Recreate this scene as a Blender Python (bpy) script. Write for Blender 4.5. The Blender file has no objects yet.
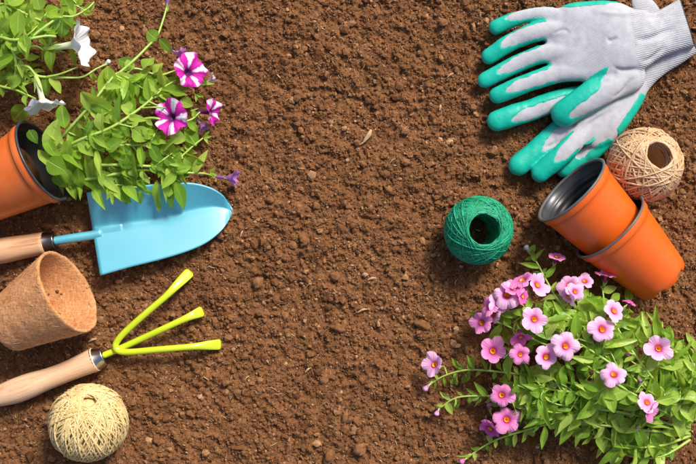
import bpy, math, random
import numpy as np
from mathutils import Vector, Matrix

random.seed(7)
rng = np.random.default_rng(7)
scene = bpy.context.scene
C = scene.collection

# ------------------------------------------------------------------ camera, sky, sun, exposure
U = 0.001                       # 1 photograph pixel is 1 mm on the soil
H = 1.0                         # camera height over the soil
cam_d = bpy.data.cameras.new('camera')
cam = bpy.data.objects.new('camera', cam_d)
C.objects.link(cam)
cam.location = (0, 0, H)
cam_d.sensor_width = 36
cam_d.lens = 36 * H / 0.696
cam_d.clip_start = 0.05
cam_d.clip_end = 50
scene.camera = cam

SUN_L = Vector((0.50, 0.80, 0.92)).normalized()      # towards the light: from the top right of the picture
SUN_EL = math.asin(SUN_L.z)
SUN_ROT = math.atan2(SUN_L.x, SUN_L.y)
world = bpy.data.worlds.new('World')
scene.world = world
world.use_nodes = True
wn = world.node_tree.nodes
wl = world.node_tree.links
bg = wn['Background']
sky = wn.new('ShaderNodeTexSky')
sky.sky_type = 'NISHITA'
sky.sun_disc = False
sky.sun_elevation = SUN_EL
sky.sun_rotation = SUN_ROT
sky.air_density = 0.7
sky.dust_density = 3.0
sky.ozone_density = 0.6
wl.new(sky.outputs[0], bg.inputs[0])
bg.inputs[1].default_value = 0.14
sun_d = bpy.data.lights.new('sun', 'SUN')
sun_d.energy = 3.55
sun_d.angle = math.radians(15)
sun_d.color = (1.0, 0.96, 0.90)
sun = bpy.data.objects.new('sun', sun_d)
C.objects.link(sun)
sun.rotation_euler = (-SUN_L).to_track_quat('-Z', 'Y').to_euler()
sun.location = SUN_L * 3
scene.view_settings.view_transform = 'Standard'
scene.view_settings.look = 'None'
scene.view_settings.exposure = 0.25
scene.view_settings.gamma = 1.0
scene.view_settings.use_curve_mapping = False

# ------------------------------------------------------------------ helpers
def P(px, py, z=0.0):
    """ground-plan pixel + height in mm -> point in metres"""
    k = (1 - z * U / H) * U
    return np.array([(px - 348) * k, (232 - py) * k, z * U])

def new_mesh(name, V, F, mat, parent=None, smooth=True, uv=None, attr=None):
    me = bpy.data.meshes.new(name)
    V = np.asarray(V, dtype=np.float64)
    if isinstance(F, np.ndarray) and F.ndim == 2:
        k = F.shape[1]
        n = len(F)
        me.vertices.add(len(V))
        me.vertices.foreach_set('co', V.astype(np.float32).ravel())
        me.loops.add(n * k)
        me.loops.foreach_set('vertex_index', F.astype(np.int32).ravel())
        me.polygons.add(n)
        me.polygons.foreach_set('loop_start', np.arange(0, n * k, k, dtype=np.int32))
        me.polygons.foreach_set('loop_total', np.full(n, k, dtype=np.int32))
        me.update(calc_edges=True)
    else:
        me.from_pydata([tuple(v) for v in V], [], [tuple(int(i) for i in f) for f in F])
        me.update()
    if uv is not None:
        uvl = me.uv_layers.new(name='UVMap')
        li = np.empty(len(me.loops), dtype=np.int32)
        me.loops.foreach_get('vertex_index', li)
        uvl.data.foreach_set('uv', np.asarray(uv, dtype=np.float32)[li].ravel())
    if attr is not None:
        for an, vals in attr.items():
            a = me.attributes.new(an, 'FLOAT', 'POINT')
            a.data.foreach_set('value', np.asarray(vals, dtype=np.float32))
    me.polygons.foreach_set('use_smooth', np.full(len(me.polygons), bool(smooth)))
    me.materials.append(mat)
    return me

def obj(name, V, F, mat, parent=None, smooth=True, uv=None, attr=None):
    """one mesh object; V in world metres, stored relative to the parent chain"""
    off = np.zeros(3)
    p = parent
    while p is not None:
        off += np.array(p.location)
        p = p.parent
    V = np.asarray(V, dtype=np.float64)
    me = new_mesh(name, V - off, F, mat, parent, smooth, uv, attr)
    o = bpy.data.objects.new(name, me)
    C.objects.link(o)
    o.parent = parent
    return o

def obj_own(name, V, F, mat, origin, **kw):
    """top-level mesh with its origin at the given point"""
    o = obj(name, np.asarray(V) - np.asarray(origin), F, mat, None, **kw)
    o.location = tuple(origin)
    return o

def tag(o, label, cat, group=None, kind=None):
    o['label'] = label
    if cat:
        o['category'] = cat
    if group:
        o['group'] = group
    if kind:
        o['kind'] = kind
    return o

def thing(name, loc, label, cat, group=None):
    o = bpy.data.objects.new(name, None)
    C.objects.link(o)
    o.empty_display_size = 0.01
    o.location = tuple(loc)
    return tag(o, label, cat, group)

def norm(v):
    v = np.asarray(v, dtype=float)
    return v / (np.linalg.norm(v) + 1e-12)

def catmull(pts, n=8):
    pts = [np.asarray(p, dtype=float) for p in pts]
    if len(pts) < 3:
        return np.array([pts[0] + (pts[-1] - pts[0]) * t for t in np.linspace(0, 1, n)])
    q = [2 * pts[0] - pts[1]] + pts + [2 * pts[-1] - pts[-2]]
    out = []
    for i in range(1, len(q) - 2):
        p0, p1, p2, p3 = q[i - 1], q[i], q[i + 1], q[i + 2]
        for t in np.linspace(0, 1, n, endpoint=False):
            out.append(0.5 * (2 * p1 + (p2 - p0) * t + (2 * p0 - 5 * p1 + 4 * p2 - p3) * t * t + (3 * p1 - p0 - 3 * p2 + p3) * t ** 3))
    out.append(pts[-1])
    return np.array(out)

def tube(pts, rs, sides=8, ru=None, ref=None, caps=True, closed=False):
    """tube along pts; rs radius sideways, ru radius along the reference (up) direction"""
    pts = np.asarray(pts, dtype=float)
    n = len(pts)
    rs = np.broadcast_to(np.asarray(rs, dtype=float), (n,))
    ru = rs if ru is None else np.broadcast_to(np.asarray(ru, dtype=float), (n,))
    if closed:
        T = np.roll(pts, -1, 0) - np.roll(pts, 1, 0)
    else:
        T = np.gradient(pts, axis=0)
    T /= np.linalg.norm(T, axis=1)[:, None] + 1e-12
    if ref is None:
        ref = np.tile(np.array([0.0, 0.0, 1.0]), (n, 1))
        bad = np.abs(T[:, 2]) > 0.93
        ref[bad] = np.array([0.3, 1.0, 0.1])
    else:
        ref = np.broadcast_to(np.asarray(ref, dtype=float), (n, 3))
    S = np.cross(T, ref)
    S /= np.linalg.norm(S, axis=1)[:, None] + 1e-12
    N = np.cross(S, T)
    a = np.linspace(0, 2 * math.pi, sides, endpoint=False)
    V = pts[:, None, :] + S[:, None, :] * (np.cos(a)[None, :, None] * rs[:, None, None]) + N[:, None, :] * (np.sin(a)[None, :, None] * ru[:, None, None])
    V = V.reshape(-1, 3)
    F = []
    m = n if closed else n - 1
    idx = np.arange(sides)
    nx = (idx + 1) % sides
    quads = []
    for i in range(m):
        b, c = i * sides, ((i + 1) % n) * sides
        quads.append(np.stack([b + idx, b + nx, c + nx, c + idx], 1))
    quads = np.concatenate(quads)
    F = [tuple(q) for q in quads]
    if caps and not closed:
        F.append(tuple(range(sides - 1, -1, -1)))
        F.append(tuple((n - 1) * sides + k for k in range(sides)))
    return V, F, quads

def round_ends(pts, r, steps=4):
    """add rounded end rings to a polyline with radii"""
    pts = [np.asarray(p, dtype=float) for p in pts]
    r = list(r)
    d0 = norm(pts[0] - pts[1])
    d1 = norm(pts[-1] - pts[-2])
    A, ra, B, rb = [], [], [], []
    for k in range(1, steps + 1):
        a = k / steps * math.pi / 2 * 0.985
        A.append(pts[0] + d0 * r[0] * math.sin(a)); ra.append(r[0] * math.cos(a))
        B.append(pts[-1] + d1 * r[-1] * math.sin(a)); rb.append(r[-1] * math.cos(a))
    return np.array(A[::-1] + pts + B), np.array(ra[::-1] + r + rb)

def frame_of(axis):
    a = norm(axis)
    h = np.array([0.0, 0.0, 1.0]) if abs(a[2]) < 0.9 else np.array([1.0, 0.0, 0.0])
    x = norm(np.cross(h, a))
    y = np.cross(a, x)
    return x, y, a

def lathe(profile, base, axis, segs=72, mod=None):
    """profile of (radius, height) turned around axis from base"""
    x, y, a = frame_of(axis)
    th = np.linspace(0, 2 * math.pi, segs, endpoint=False)
    V = []
    for k, (r, h) in enumerate(profile):
        rr = np.full(segs, r, dtype=float)
        hh = np.full(segs, h, dtype=float)
        if mod is not None:
            rr, hh = mod(k, th, rr, hh)
        V.append(np.asarray(base)[None] + x[None] * (rr * np.cos(th))[:, None] + y[None] * (rr * np.sin(th))[:, None] + a[None] * hh[:, None])
    V = np.concatenate(V)
    idx = np.arange(segs); nx = (idx + 1) % segs
    Q = []
    for k in range(len(profile) - 1):
        b, c = k * segs, (k + 1) * segs
        Q.append(np.stack([b + idx, b + nx, c + nx, c + idx], 1))
    return V, np.concatenate(Q)

def join(parts):
    V, F, o = [], [], 0
    for v, f in parts:
        V.append(np.asarray(v))
        F += [tuple(int(i) + o for i in q) for q in f]
        o += len(v)
    return np.concatenate(V), F

# vectorised lattice noise
_T2 = np.random.default_rng(3).random((256, 256))
def vn2(x, y, s=0):
    x = np.asarray(x) + s * 17.31; y = np.asarray(y) + s * 9.77
    xi = np.floor(x).astype(int); yi = np.floor(y).astype(int)
    fx = x - xi; fy = y - yi
    fx = fx * fx * fx * (fx * (fx * 6 - 15) + 10); fy = fy * fy * fy * (fy * (fy * 6 - 15) + 10)
    g = lambda a, b: _T2[a & 255, b & 255]
    return ((g(xi, yi) * (1 - fx) + g(xi + 1, yi) * fx) * (1 - fy) + (g(xi, yi + 1) * (1 - fx) + g(xi + 1, yi + 1) * fx) * fy) * 2 - 1
_T3 = np.random.default_rng(5).random((64, 64, 64))
def vn3(p, s=0):
    p = np.asarray(p) + s * 7.13
    i = np.floor(p).astype(int); f = p - i
    f = f * f * (3 - 2 * f)
    r = 0
    for a in (0, 1):
        for b in (0, 1):
            for c in (0, 1):
                w = (f[..., 0] if a else 1 - f[..., 0]) * (f[..., 1] if b else 1 - f[..., 1]) * (f[..., 2] if c else 1 - f[..., 2])
                r = r + w * _T3[(i[..., 0] + a) & 63, (i[..., 1] + b) & 63, (i[..., 2] + c) & 63]
    return r * 2 - 1

# ------------------------------------------------------------------ materials
def mat_base(name):
    m = bpy.data.materials.new(name)
    m.use_nodes = True
    nt = m.node_tree
    return m, nt, nt.nodes['Principled BSDF']

def nd(nt, t, **kw):
    n = nt.nodes.new(t)
    for k, v in kw.items():
        setattr(n, k, v)
    return n

def mix_col(nt, fac, a, b, blend='MIX'):
    n = nd(nt, 'ShaderNodeMix', data_type='RGBA', blend_type=blend)
    for s, v in ((0, fac), (6, a), (7, b)):
        if hasattr(v, 'default_value') or hasattr(v, 'is_output'):
            nt.links.new(v, n.inputs[s])
        else:
            n.inputs[s].default_value = (*v, 1) if isinstance(v, tuple) else v
    return n.outputs[2]

def ramp(nt, src, stops):
    n = nd(nt, 'ShaderNodeValToRGB')
    while len(n.color_ramp.elements) < len(stops):
        n.color_ramp.elements.new(0.5)
    for e, (p, c) in zip(n.color_ramp.elements, stops):
        e.position = p
        e.color = (*c, 1)
    nt.links.new(src, n.inputs[0])
    return n.outputs[0]

def noise(nt, scale, detail=4, rough=0.6, coord='Object', stretch=None):
    tc = nd(nt, 'ShaderNodeTexCoord')
    src = tc.outputs[coord]
    if stretch is not None:
        mp = nd(nt, 'ShaderNodeMapping')
        mp.inputs['Scale'].default_value = stretch[0]
        mp.inputs['Rotation'].default_value = stretch[1]
        if len(stretch) > 2:
            mp.vector_type = stretch[2]
        nt.links.new(src, mp.inputs[0]); src = mp.outputs[0]
    n = nd(nt, 'ShaderNodeTexNoise')
    n.inputs['Scale'].default_value = scale
    n.inputs['Detail'].default_value = detail
    n.inputs['Roughness'].default_value = rough
    nt.links.new(src, n.inputs['Vector'])
    return n.outputs['Fac']

def math_n(nt, op, a, b=None, clamp=False):
    n = nd(nt, 'ShaderNodeMath', operation=op)
    n.use_clamp = clamp
    for s, v in ((0, a), (1, b)):
        if v is None:
            continue
        if isinstance(v, (int, float)):
            n.inputs[s].default_value = v
        else:
            nt.links.new(v, n.inputs[s])
    return n.outputs[0]

def bump(nt, bsdf, src, strength, dist):
    n = nd(nt, 'ShaderNodeBump')
    n.inputs['Strength'].default_value = strength
    n.inputs['Distance'].default_value = dist
    nt.links.new(src, n.inputs['Height'])
    nt.links.new(n.outputs[0], bsdf.inputs['Normal'])

def simple(name, stops, scale, rough=0.5, bscale=None, bstr=0.3, bdist=0.0004, spec=0.5, metallic=0.0, detail=5, stretch=None, coat=0.0):
    m, nt, b = mat_base(name)
    nt.links.new(ramp(nt, noise(nt, scale, detail, stretch=stretch), stops), b.inputs['Base Color'])
    b.inputs['Roughness'].default_value = rough
    b.inputs['Specular IOR Level'].default_value = spec
    b.inputs['Metallic'].default_value = metallic
    b.inputs['Coat Weight'].default_value = coat
    b.inputs['Coat Roughness'].default_value = 0.15
    if bscale:
        bump(nt, b, noise(nt, bscale, 3, stretch=stretch), bstr, bdist)
    return m

def make_soil_mat():
    m, nt, b = mat_base('soil')
    n1 = noise(nt, 9, 6, 0.65)
    n2 = noise(nt, 320, 5, 0.7)
    n3 = noise(nt, 60, 4, 0.6)
    at = nd(nt, 'ShaderNodeAttribute', attribute_name='tint')
    f = math_n(nt, 'ADD', math_n(nt, 'MULTIPLY', n2, 0.62), math_n(nt, 'MULTIPLY', n3, 0.26))
    f = math_n(nt, 'ADD', f, math_n(nt, 'MULTIPLY', n1, 0.22))
    f = math_n(nt, 'ADD', f, at.outputs['Fac'])
    col = ramp(nt, f, [(0.26, (0.060, 0.024, 0.0085)), (0.47, (0.152, 0.0625, 0.0225)), (0.66, (0.245, 0.112, 0.044)), (0.86, (0.46, 0.26, 0.13))])
    nt.links.new(col, b.inputs['Base Color'])
    b.inputs['Roughness'].default_value = 0.92
    b.inputs['Specular IOR Level'].default_value = 0.18
    bump(nt, b, noise(nt, 900, 4, 0.7), 0.7, 0.0006)
    return m

M = {}
M['soil'] = make_soil_mat()
M['straw'] = simple('straw', [(0.3, (0.32, 0.19, 0.09)), (0.7, (0.60, 0.40, 0.22))], 300, 0.8)
M['blue'] = simple('blue_enamel', [(0.2, (0.050, 0.385, 0.500)), (0.8, (0.066, 0.425, 0.535))], 30, 0.36, 260, 0.05, 0.0003, spec=0.7, coat=0.5)
_b = M['blue'].node_tree.nodes['Principled BSDF']
_b.inputs['Roughness'].default_value = 0.5
_b.inputs['Coat Weight'].default_value = 1.0
_b.inputs['Coat IOR'].default_value = 2.0
_b.inputs['Coat Roughness'].default_value = 0.48
M['lime'] = simple('lime_enamel', [(0.2, (0.50, 0.62, 0.012)), (0.8, (0.58, 0.69, 0.02))], 50, 0.33, 300, 0.08, 0.0003, coat=0.35)
M['steel'] = simple('steel', [(0.2, (0.46, 0.44, 0.43)), (0.8, (0.66, 0.64, 0.62))], 300, 0.24, 600, 0.1, 0.0002, metallic=1.0)
M['steel_dark'] = simple('dark_steel', [(0.2, (0.18, 0.165, 0.155)), (0.8, (0.28, 0.26, 0.25))], 300, 0.28, 600, 0.1, 0.0002, metallic=1.0)

def make_wood(name, ang, light):
    m, nt, b = mat_base(name)
    g = noise(nt, 1.0, 6, 0.68, stretch=((1 / 14, 1 / 300, 1 / 300), (0, 0, ang), 'TEXTURE'))
    blot = noise(nt, 45, 4)
    col = ramp(nt, g, [(0.30, tuple(c * d for c, d in zip(light, (0.66, 0.52, 0.42)))), (0.47, tuple(c * 0.93 for c in light)), (0.55, light), (0.75, tuple(min(1, c * 1.10) for c in light))])
    col = mix_col(nt, ramp(nt, blot, [(0.45, (0, 0, 0)), (0.75, (0.35, 0.35, 0.35))]), col, tuple(c * d for c, d in zip(light, (0.90, 0.70, 0.55))))
    nt.links.new(col, b.inputs['Base Color'])
    b.inputs['Roughness'].default_value = 0.48
    b.inputs['Specular IOR Level'].default_value = 0.35
    bump(nt, b, g, 0.15, 0.0005)
    return m

def make_coir():
    m, nt, b = mat_base('coir')
    g1 = noise(nt, 1.0, 5, 0.7, stretch=((520, 150, 400), (0.3, 0.2, 0.6)))
    g2 = noise(nt, 1.0, 5, 0.7, stretch=((160, 560, 260), (0.9, 0.5, 0.2)))
    g3 = noise(nt, 70, 4)
    f = math_n(nt, 'ADD', math_n(nt, 'MULTIPLY', g1, 0.42), math_n(nt, 'MULTIPLY', g2, 0.38))
    f = math_n(nt, 'ADD', f, math_n(nt, 'MULTIPLY', g3, 0.22))
    col = ramp(nt, f, [(0.36, (0.18, 0.062, 0.018)), (0.43, (0.45, 0.195, 0.070)), (0.53, (0.62, 0.295, 0.125)), (0.66, (0.76, 0.44, 0.23))])
    nt.links.new(col, b.inputs['Base Color'])
    b.inputs['Roughness'].default_value = 0.9
    b.inputs['Specular IOR Level'].default_value = 0.15
    bump(nt, b, f, 0.9, 0.002)
    return m
M['coir'] = make_coir()

M['orange'] = simple('orange_plastic', [(0.2, (0.71, 0.105, 0.006)), (0.8, (0.77, 0.124, 0.009))], 25, 0.34, 90, 0.04, 0.0005, spec=0.5)
M['orange_old'] = simple('worn_orange_plastic', [(0.25, (0.60, 0.12, 0.02)), (0.5, (0.72, 0.15, 0.025)), (0.85, (0.78, 0.19, 0.045))], 40, 0.45, 120, 0.06, 0.0005, spec=0.45)
def scuff(m):
    nt = m.node_tree; b = nt.nodes['Principled BSDF']
    src = b.inputs['Base Color'].links[0].from_socket
    f = ramp(nt, math_n(nt, 'ADD', math_n(nt, 'MULTIPLY', noise(nt, 22, 5, 0.7), 0.6), math_n(nt, 'MULTIPLY', noise(nt, 420, 4, 0.7), 0.4)), [(0.52, (0, 0, 0)), (0.70, (0.55, 0.55, 0.55))])
    nt.links.new(mix_col(nt, f, src, (0.36, 0.15, 0.06)), b.inputs['Base Color'])
    rr = math_n(nt, 'ADD', math_n(nt, 'MULTIPLY', f, 0.4), 0.35)
    nt.links.new(rr, b.inputs['Roughness'])
scuff(M['orange']); scuff(M['orange_old'])
M['black_plastic'] = simple('black_plastic', [(0.2, (0.022, 0.023, 0.026)), (0.8, (0.05, 0.05, 0.055))], 60, 0.33, 200, 0.08, 0.0004, spec=0.6)
M['grey_lip'] = simple('grey_plastic_lip', [(0.2, (0.085, 0.08, 0.08)), (0.8, (0.16, 0.15, 0.15))], 90, 0.38, 200, 0.1, 0.0004)

def make_twine(name, stops, sheen=0.3):
    m, nt, b = mat_base(name)
    f = math_n(nt, 'ADD', math_n(nt, 'MULTIPLY', noise(nt, 700, 4, 0.7), 0.6), math_n(nt, 'MULTIPLY', noise(nt, 90, 3), 0.4))
    nt.links.new(ramp(nt, f, stops), b.inputs['Base Color'])
    b.inputs['Roughness'].default_value = 0.55
    b.inputs['Specular IOR Level'].default_value = 0.45
    bump(nt, b, noise(nt, 1500, 3, 0.7), 0.6, 0.0004)
    return m
M['tw_cream'] = make_twine('cream_twine', [(0.3, (0.44, 0.27, 0.085)), (0.5, (0.72, 0.53, 0.23)), (0.7, (0.88, 0.74, 0.44))])
M['tw_beige'] = make_twine('jute_twine', [(0.3, (0.36, 0.19, 0.085)), (0.5, (0.60, 0.38, 0.20)), (0.7, (0.80, 0.60, 0.38))])
M['tw_green'] = make_twine('green_twine', [(0.3, (0.001, 0.115, 0.05)), (0.5, (0.004, 0.27, 0.125)), (0.7, (0.03, 0.50, 0.27))])

def make_fabric(name, c0, c1, wave_scale, ang, strength):
    m, nt, b = mat_base(name)
    nt.links.new(ramp(nt, noise(nt, 120, 5), [(0.3, c0), (0.7, c1)]), b.inputs['Base Color'])
    b.inputs['Roughness'].default_value = 0.85
    b.inputs['Specular IOR Level'].default_value = 0.2
    b.inputs['Sheen Weight'].default_value = 0.15
    tc = nd(nt, 'ShaderNodeTexCoord')
    mp = nd(nt, 'ShaderNodeMapping')
    mp.inputs['Rotation'].default_value = (0, 0, ang)
    nt.links.new(tc.outputs['Object'], mp.inputs[0])
    w = nd(nt, 'ShaderNodeTexWave', wave_type='BANDS', bands_direction='Y')
    w.inputs['Scale'].default_value = wave_scale
    w.inputs['Distortion'].default_value = 1.5
    w.inputs['Detail'].default_value = 2
    nt.links.new(mp.outputs[0], w.inputs['Vector'])
    w2 = nd(nt, 'ShaderNodeTexWave', wave_type='BANDS', bands_direction='X')
    w2.inputs['Scale'].default_value = wave_scale * 1.3
    w2.inputs['Distortion'].default_value = 1.0
    nt.links.new(mp.outputs[0], w2.inputs['Vector'])
    f = math_n(nt, 'ADD', w.outputs['Fac'], math_n(nt, 'MULTIPLY', w2.outputs['Fac'], 0.4))
    bump(nt, b, f, strength, 0.0006)
    return m
M['knit'] = make_fabric('grey_knit', (0.41, 0.41, 0.43), (0.50, 0.50, 0.525), 260, 0.3, 0.22)
M['rib'] = make_fabric('grey_rib_knit', (0.38, 0.38, 0.40), (0.50, 0.50, 0.525), 185, 0.15, 0.5)
M['rubber'] = simple('teal_rubber', [(0.25, (0.002, 0.375, 0.265)), (0.75, (0.006, 0.465, 0.335))], 90, 0.40, 420, 0.35, 0.0005, spec=0.5)
M['black_cloth'] = simple('black_binding', [(0.2, (0.012, 0.012, 0.014)), (0.8, (0.04, 0.04, 0.045))], 300, 0.7, 900, 0.6, 0.0005)

def make_leaf(name, dark, mid, light, transl):
    m, nt, b = mat_base(name)
    oi = nd(nt, 'ShaderNodeObjectInfo')
    ge = nd(nt, 'ShaderNodeNewGeometry')
    r = math_n(nt, 'FRACT', math_n(nt, 'ADD', oi.outputs['Random'], ge.outputs['Random Per Island']))
    base = ramp(nt, r, [(0.0, dark), (0.45, mid), (1.0, light)])
    uv = nd(nt, 'ShaderNodeUVMap')
    sp = nd(nt, 'ShaderNodeSeparateXYZ')
    nt.links.new(uv.outputs[0], sp.inputs[0])
    d = math_n(nt, 'ABSOLUTE', math_n(nt, 'SUBTRACT', sp.outputs[0], 0.5))
    rib = math_n(nt, 'SUBTRACT', 1.0, math_n(nt, 'DIVIDE', d, 0.045), clamp=True)
    vv = math_n(nt, 'SUBTRACT', sp.outputs[1], math_n(nt, 'MULTIPLY', d, 0.55))
    s = math_n(nt, 'SINE', math_n(nt, 'MULTIPLY', vv, 42.0))
    vein = math_n(nt, 'MULTIPLY', math_n(nt, 'SUBTRACT', s, 0.86, clamp=True), 4.0, clamp=True)
    pat = math_n(nt, 'MULTIPLY', noise(nt, 150, 3), 0.35)
    c = mix_col(nt, pat, base, tuple(x * 0.72 for x in mid))
    c = mix_col(nt, math_n(nt, 'MULTIPLY', rib, 0.55), c, tuple(min(1, x * 1.55 + 0.04) for x in light))
    c = mix_col(nt, math_n(nt, 'MULTIPLY', vein, 0.45), c, tuple(min(1, x * 1.3 + 0.02) for x in light))
    nt.links.new(c, b.inputs['Base Color'])
    b.inputs['Roughness'].default_value = 0.36
    b.inputs['Specular IOR Level'].default_value = 0.5
    hgt = math_n(nt, 'ADD', math_n(nt, 'MULTIPLY', vein, -0.6), math_n(nt, 'MULTIPLY', rib, -1.0))
    hgt = math_n(nt, 'ADD', hgt, math_n(nt, 'MULTIPLY', noise(nt, 500, 3, coord='UV') if False else noise(nt, 260, 3), 0.8))
    bump(nt, b, hgt, 0.6, 0.0012)
    tr = nd(nt, 'ShaderNodeBsdfTranslucent')
    nt.links.new(mix_col(nt, 0.5, c, tuple(min(1, x * y) for x, y in zip(light, (1.7, 1.5, 0.7)))), tr.inputs[0])
    mx = nd(nt, 'ShaderNodeMixShader')
    mx.inputs[0].default_value = transl
    nt.links.new(b.outputs[0], mx.inputs[1]); nt.links.new(tr.outputs[0], mx.inputs[2])
    nt.links.new(mx.outputs[0], nt.nodes['Material Output'].inputs[0])
    return m
M['leaf_pet'] = make_leaf('petunia_leaf', (0.070, 0.225, 0.012), (0.255, 0.490, 0.020), (0.55, 0.74, 0.12), 0.40)
M['leaf_cal'] = make_leaf('pink_plant_leaf', (0.065, 0.215, 0.014), (0.255, 0.480, 0.024), (0.57, 0.74, 0.15), 0.40)
M['stem'] = simple('plant_stem', [(0.3, (0.26, 0.42, 0.05)), (0.7, (0.40, 0.53, 0.11))], 120, 0.5)
M['calyx'] = simple('calyx', [(0.3, (0.28, 0.44, 0.06)), (0.7, (0.44, 0.56, 0.14))], 160, 0.5)

def make_petal(name, edge, mid, deep, transl=0.25, star=None):
    m, nt, b = mat_base(name)
    uv = nd(nt, 'ShaderNodeUVMap')
    sp = nd(nt, 'ShaderNodeSeparateXYZ')
    nt.links.new(uv.outputs[0], sp.inputs[0])
    c = ramp(nt, sp.outputs[1], [(0.0, deep), (0.30, deep), (0.46, mid), (0.78, edge), (1.0, edge)])
    vein = math_n(nt, 'SINE', math_n(nt, 'MULTIPLY', sp.outputs[0], 2 * math.pi * 25))
    vein = math_n(nt, 'MULTIPLY', math_n(nt, 'SUBTRACT', vein, 0.55, clamp=True), 0.55)
    c = mix_col(nt, vein, c, mid)
    if star is not None:
        s = math_n(nt, 'COSINE', math_n(nt, 'MULTIPLY', sp.outputs[0], 2 * math.pi * 5))
        s = math_n(nt, 'ADD', s, math_n(nt, 'MULTIPLY', math_n(nt, 'SUBTRACT', noise(nt, 2.6, 4, 0.7), 0.5), 3.0))
        w = ramp(nt, s, [(0.22, (0, 0, 0)), (0.62, (1, 1, 1))])
        rr = ramp(nt, sp.outputs[1], [(0.26, (0, 0, 0)), (0.50, (1, 1, 1)), (0.90, (1, 1, 1)), (1.0, (0.45, 0.45, 0.45))])
        f = math_n(nt, 'MULTIPLY', w, rr)
        c = mix_col(nt, f, c, star)
    nt.links.new(c, b.inputs['Base Color'])
    b.inputs['Roughness'].default_value = 0.6
    b.inputs['Specular IOR Level'].default_value = 0.25
    bump(nt, b, math_n(nt, 'SINE', math_n(nt, 'MULTIPLY', sp.outputs[0], 2 * math.pi * 25)), 0.25, 0.0005)
    tr = nd(nt, 'ShaderNodeBsdfTranslucent')
    nt.links.new(c, tr.inputs[0])
    mx = nd(nt, 'ShaderNodeMixShader')
    mx.inputs[0].default_value = transl
    nt.links.new(b.outputs[0], mx.inputs[1]); nt.links.new(tr.outputs[0], mx.inputs[2])
    nt.links.new(mx.outputs[0], nt.nodes['Material Output'].inputs[0])
    return m
M['pink_pale'] = make_petal('pale_pink_petal', (0.91, 0.53, 0.75), (0.86, 0.36, 0.63), (0.66, 0.05, 0.26))
M['pink_mid'] = make_petal('pink_petal', (0.84, 0.30, 0.58), (0.77, 0.19, 0.48), (0.58, 0.03, 0.24))
M['pink_deep'] = make_petal('deep_pink_petal', (0.78, 0.17, 0.48), (0.70, 0.09, 0.38), (0.50, 0.03, 0.20))
M['star'] = make_petal('striped_petal', (0.64, 0.022, 0.40), (0.60, 0.015, 0.36), (0.16, 0.005, 0.15), star=(0.90, 0.84, 0.90))
M['white'] = make_petal('white_petal', (0.86, 0.86, 0.88), (0.82, 0.82, 0.84), (0.70, 0.75, 0.50))
M['mauve'] = make_petal('mauve_petal', (0.50, 0.20, 0.52), (0.42, 0.16, 0.46), (0.30, 0.10, 0.32))
M['spent'] = make_petal('faded_petal', (0.62, 0.46, 0.50), (0.55, 0.36, 0.42), (0.50, 0.40, 0.30))
M['throat'] = simple('yellow_throat', [(0.3, (0.75, 0.28, 0.01)), (0.7, (0.90, 0.58, 0.03))], 300, 0.6)
M['throat_dark'] = simple('dark_throat', [(0.3, (0.05, 0.004, 0.05)), (0.7, (0.12, 0.01, 0.12))], 300, 0.6)

# ------------------------------------------------------------------ the soil
def ground_h(x, y):
    """soil height in metres at x, y metres"""
    X = np.asarray(x) / U; Y = np.asarray(y) / U
    h = 3.2 * vn2(X / 150, Y / 150, 1) + 2.4 * vn2(X / 55, Y / 55, 2)
    h = h + 2.0 * vn2(X / 24, Y / 24, 3) + 1.9 * vn2(X / 12, Y / 12, 4)
    wx = X + 3 * vn2(X / 9, Y / 9, 21); wy = Y + 3 * vn2(X / 9, Y / 9, 22)
    h = h + 1.5 * (1 - 2 * np.abs(vn2(wx / 10, wy / 10, 5))) + 1.35 * vn2(wx / 5.2, wy / 5.2, 6)
    h = h + 1.15 * vn2(X / 2.9, Y / 2.9, 7) + 0.7 * vn2(X / 1.7, Y / 1.7, 8)
    return h * U

def axis_coords(lim, step):
    a = list(np.arange(0, lim + step / 2, step))
    s = step
    while a[-1] < 3.0:
        s *= 1.14
        a.append(a[-1] + s)
    a = np.array(a)
    return np.concatenate([-a[:0:-1], a])
gx = axis_coords(0.385, 0.0011)
gy = axis_coords(0.27, 0.0011)
GX, GY = np.meshgrid(gx, gy, indexing='xy')
GZ = ground_h(GX, GY)
V = np.stack([GX.ravel(), GY.ravel(), GZ.ravel()], 1)
nxg, nyg = len(gx), len(gy)
I = np.arange(nxg * nyg).reshape(nyg, nxg)
F = np.stack([I[:-1, :-1].ravel(), I[:-1, 1:].ravel(), I[1:, 1:].ravel(), I[1:, :-1].ravel()], 1)
soil = obj('soil', V, F, M['soil'], smooth=True, attr={'tint': np.full(len(V), -0.02)})
tag(soil, 'bed of loose reddish brown soil that everything lies on', None, kind='structure')

ICO_V = []
_t = (1 + 5 ** 0.5) / 2
for a in (-1, 1):
    for b in (-_t, _t):
        ICO_V += [(a, b, 0), (0, a, b), (b, 0, a)]
ICO_V = np.array(ICO_V, dtype=float); ICO_V /= np.linalg.norm(ICO_V[0])
def _ico_faces():
    d = np.linalg.norm(ICO_V[:, None] - ICO_V[None], axis=2)
    e = d < 1.06
    F = []
    for i in range(12):
        for j in range(i + 1, 12):
            for k in range(j + 1, 12):
                if e[i, j] and e[j, k] and e[i, k]:
                    n = np.cross(ICO_V[j] - ICO_V[i], ICO_V[k] - ICO_V[i])
                    F.append((i, j, k) if n @ (ICO_V[i] + ICO_V[j] + ICO_V[k]) > 0 else (i, k, j))
    return np.array(F)
ICO_F = _ico_faces()

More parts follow.
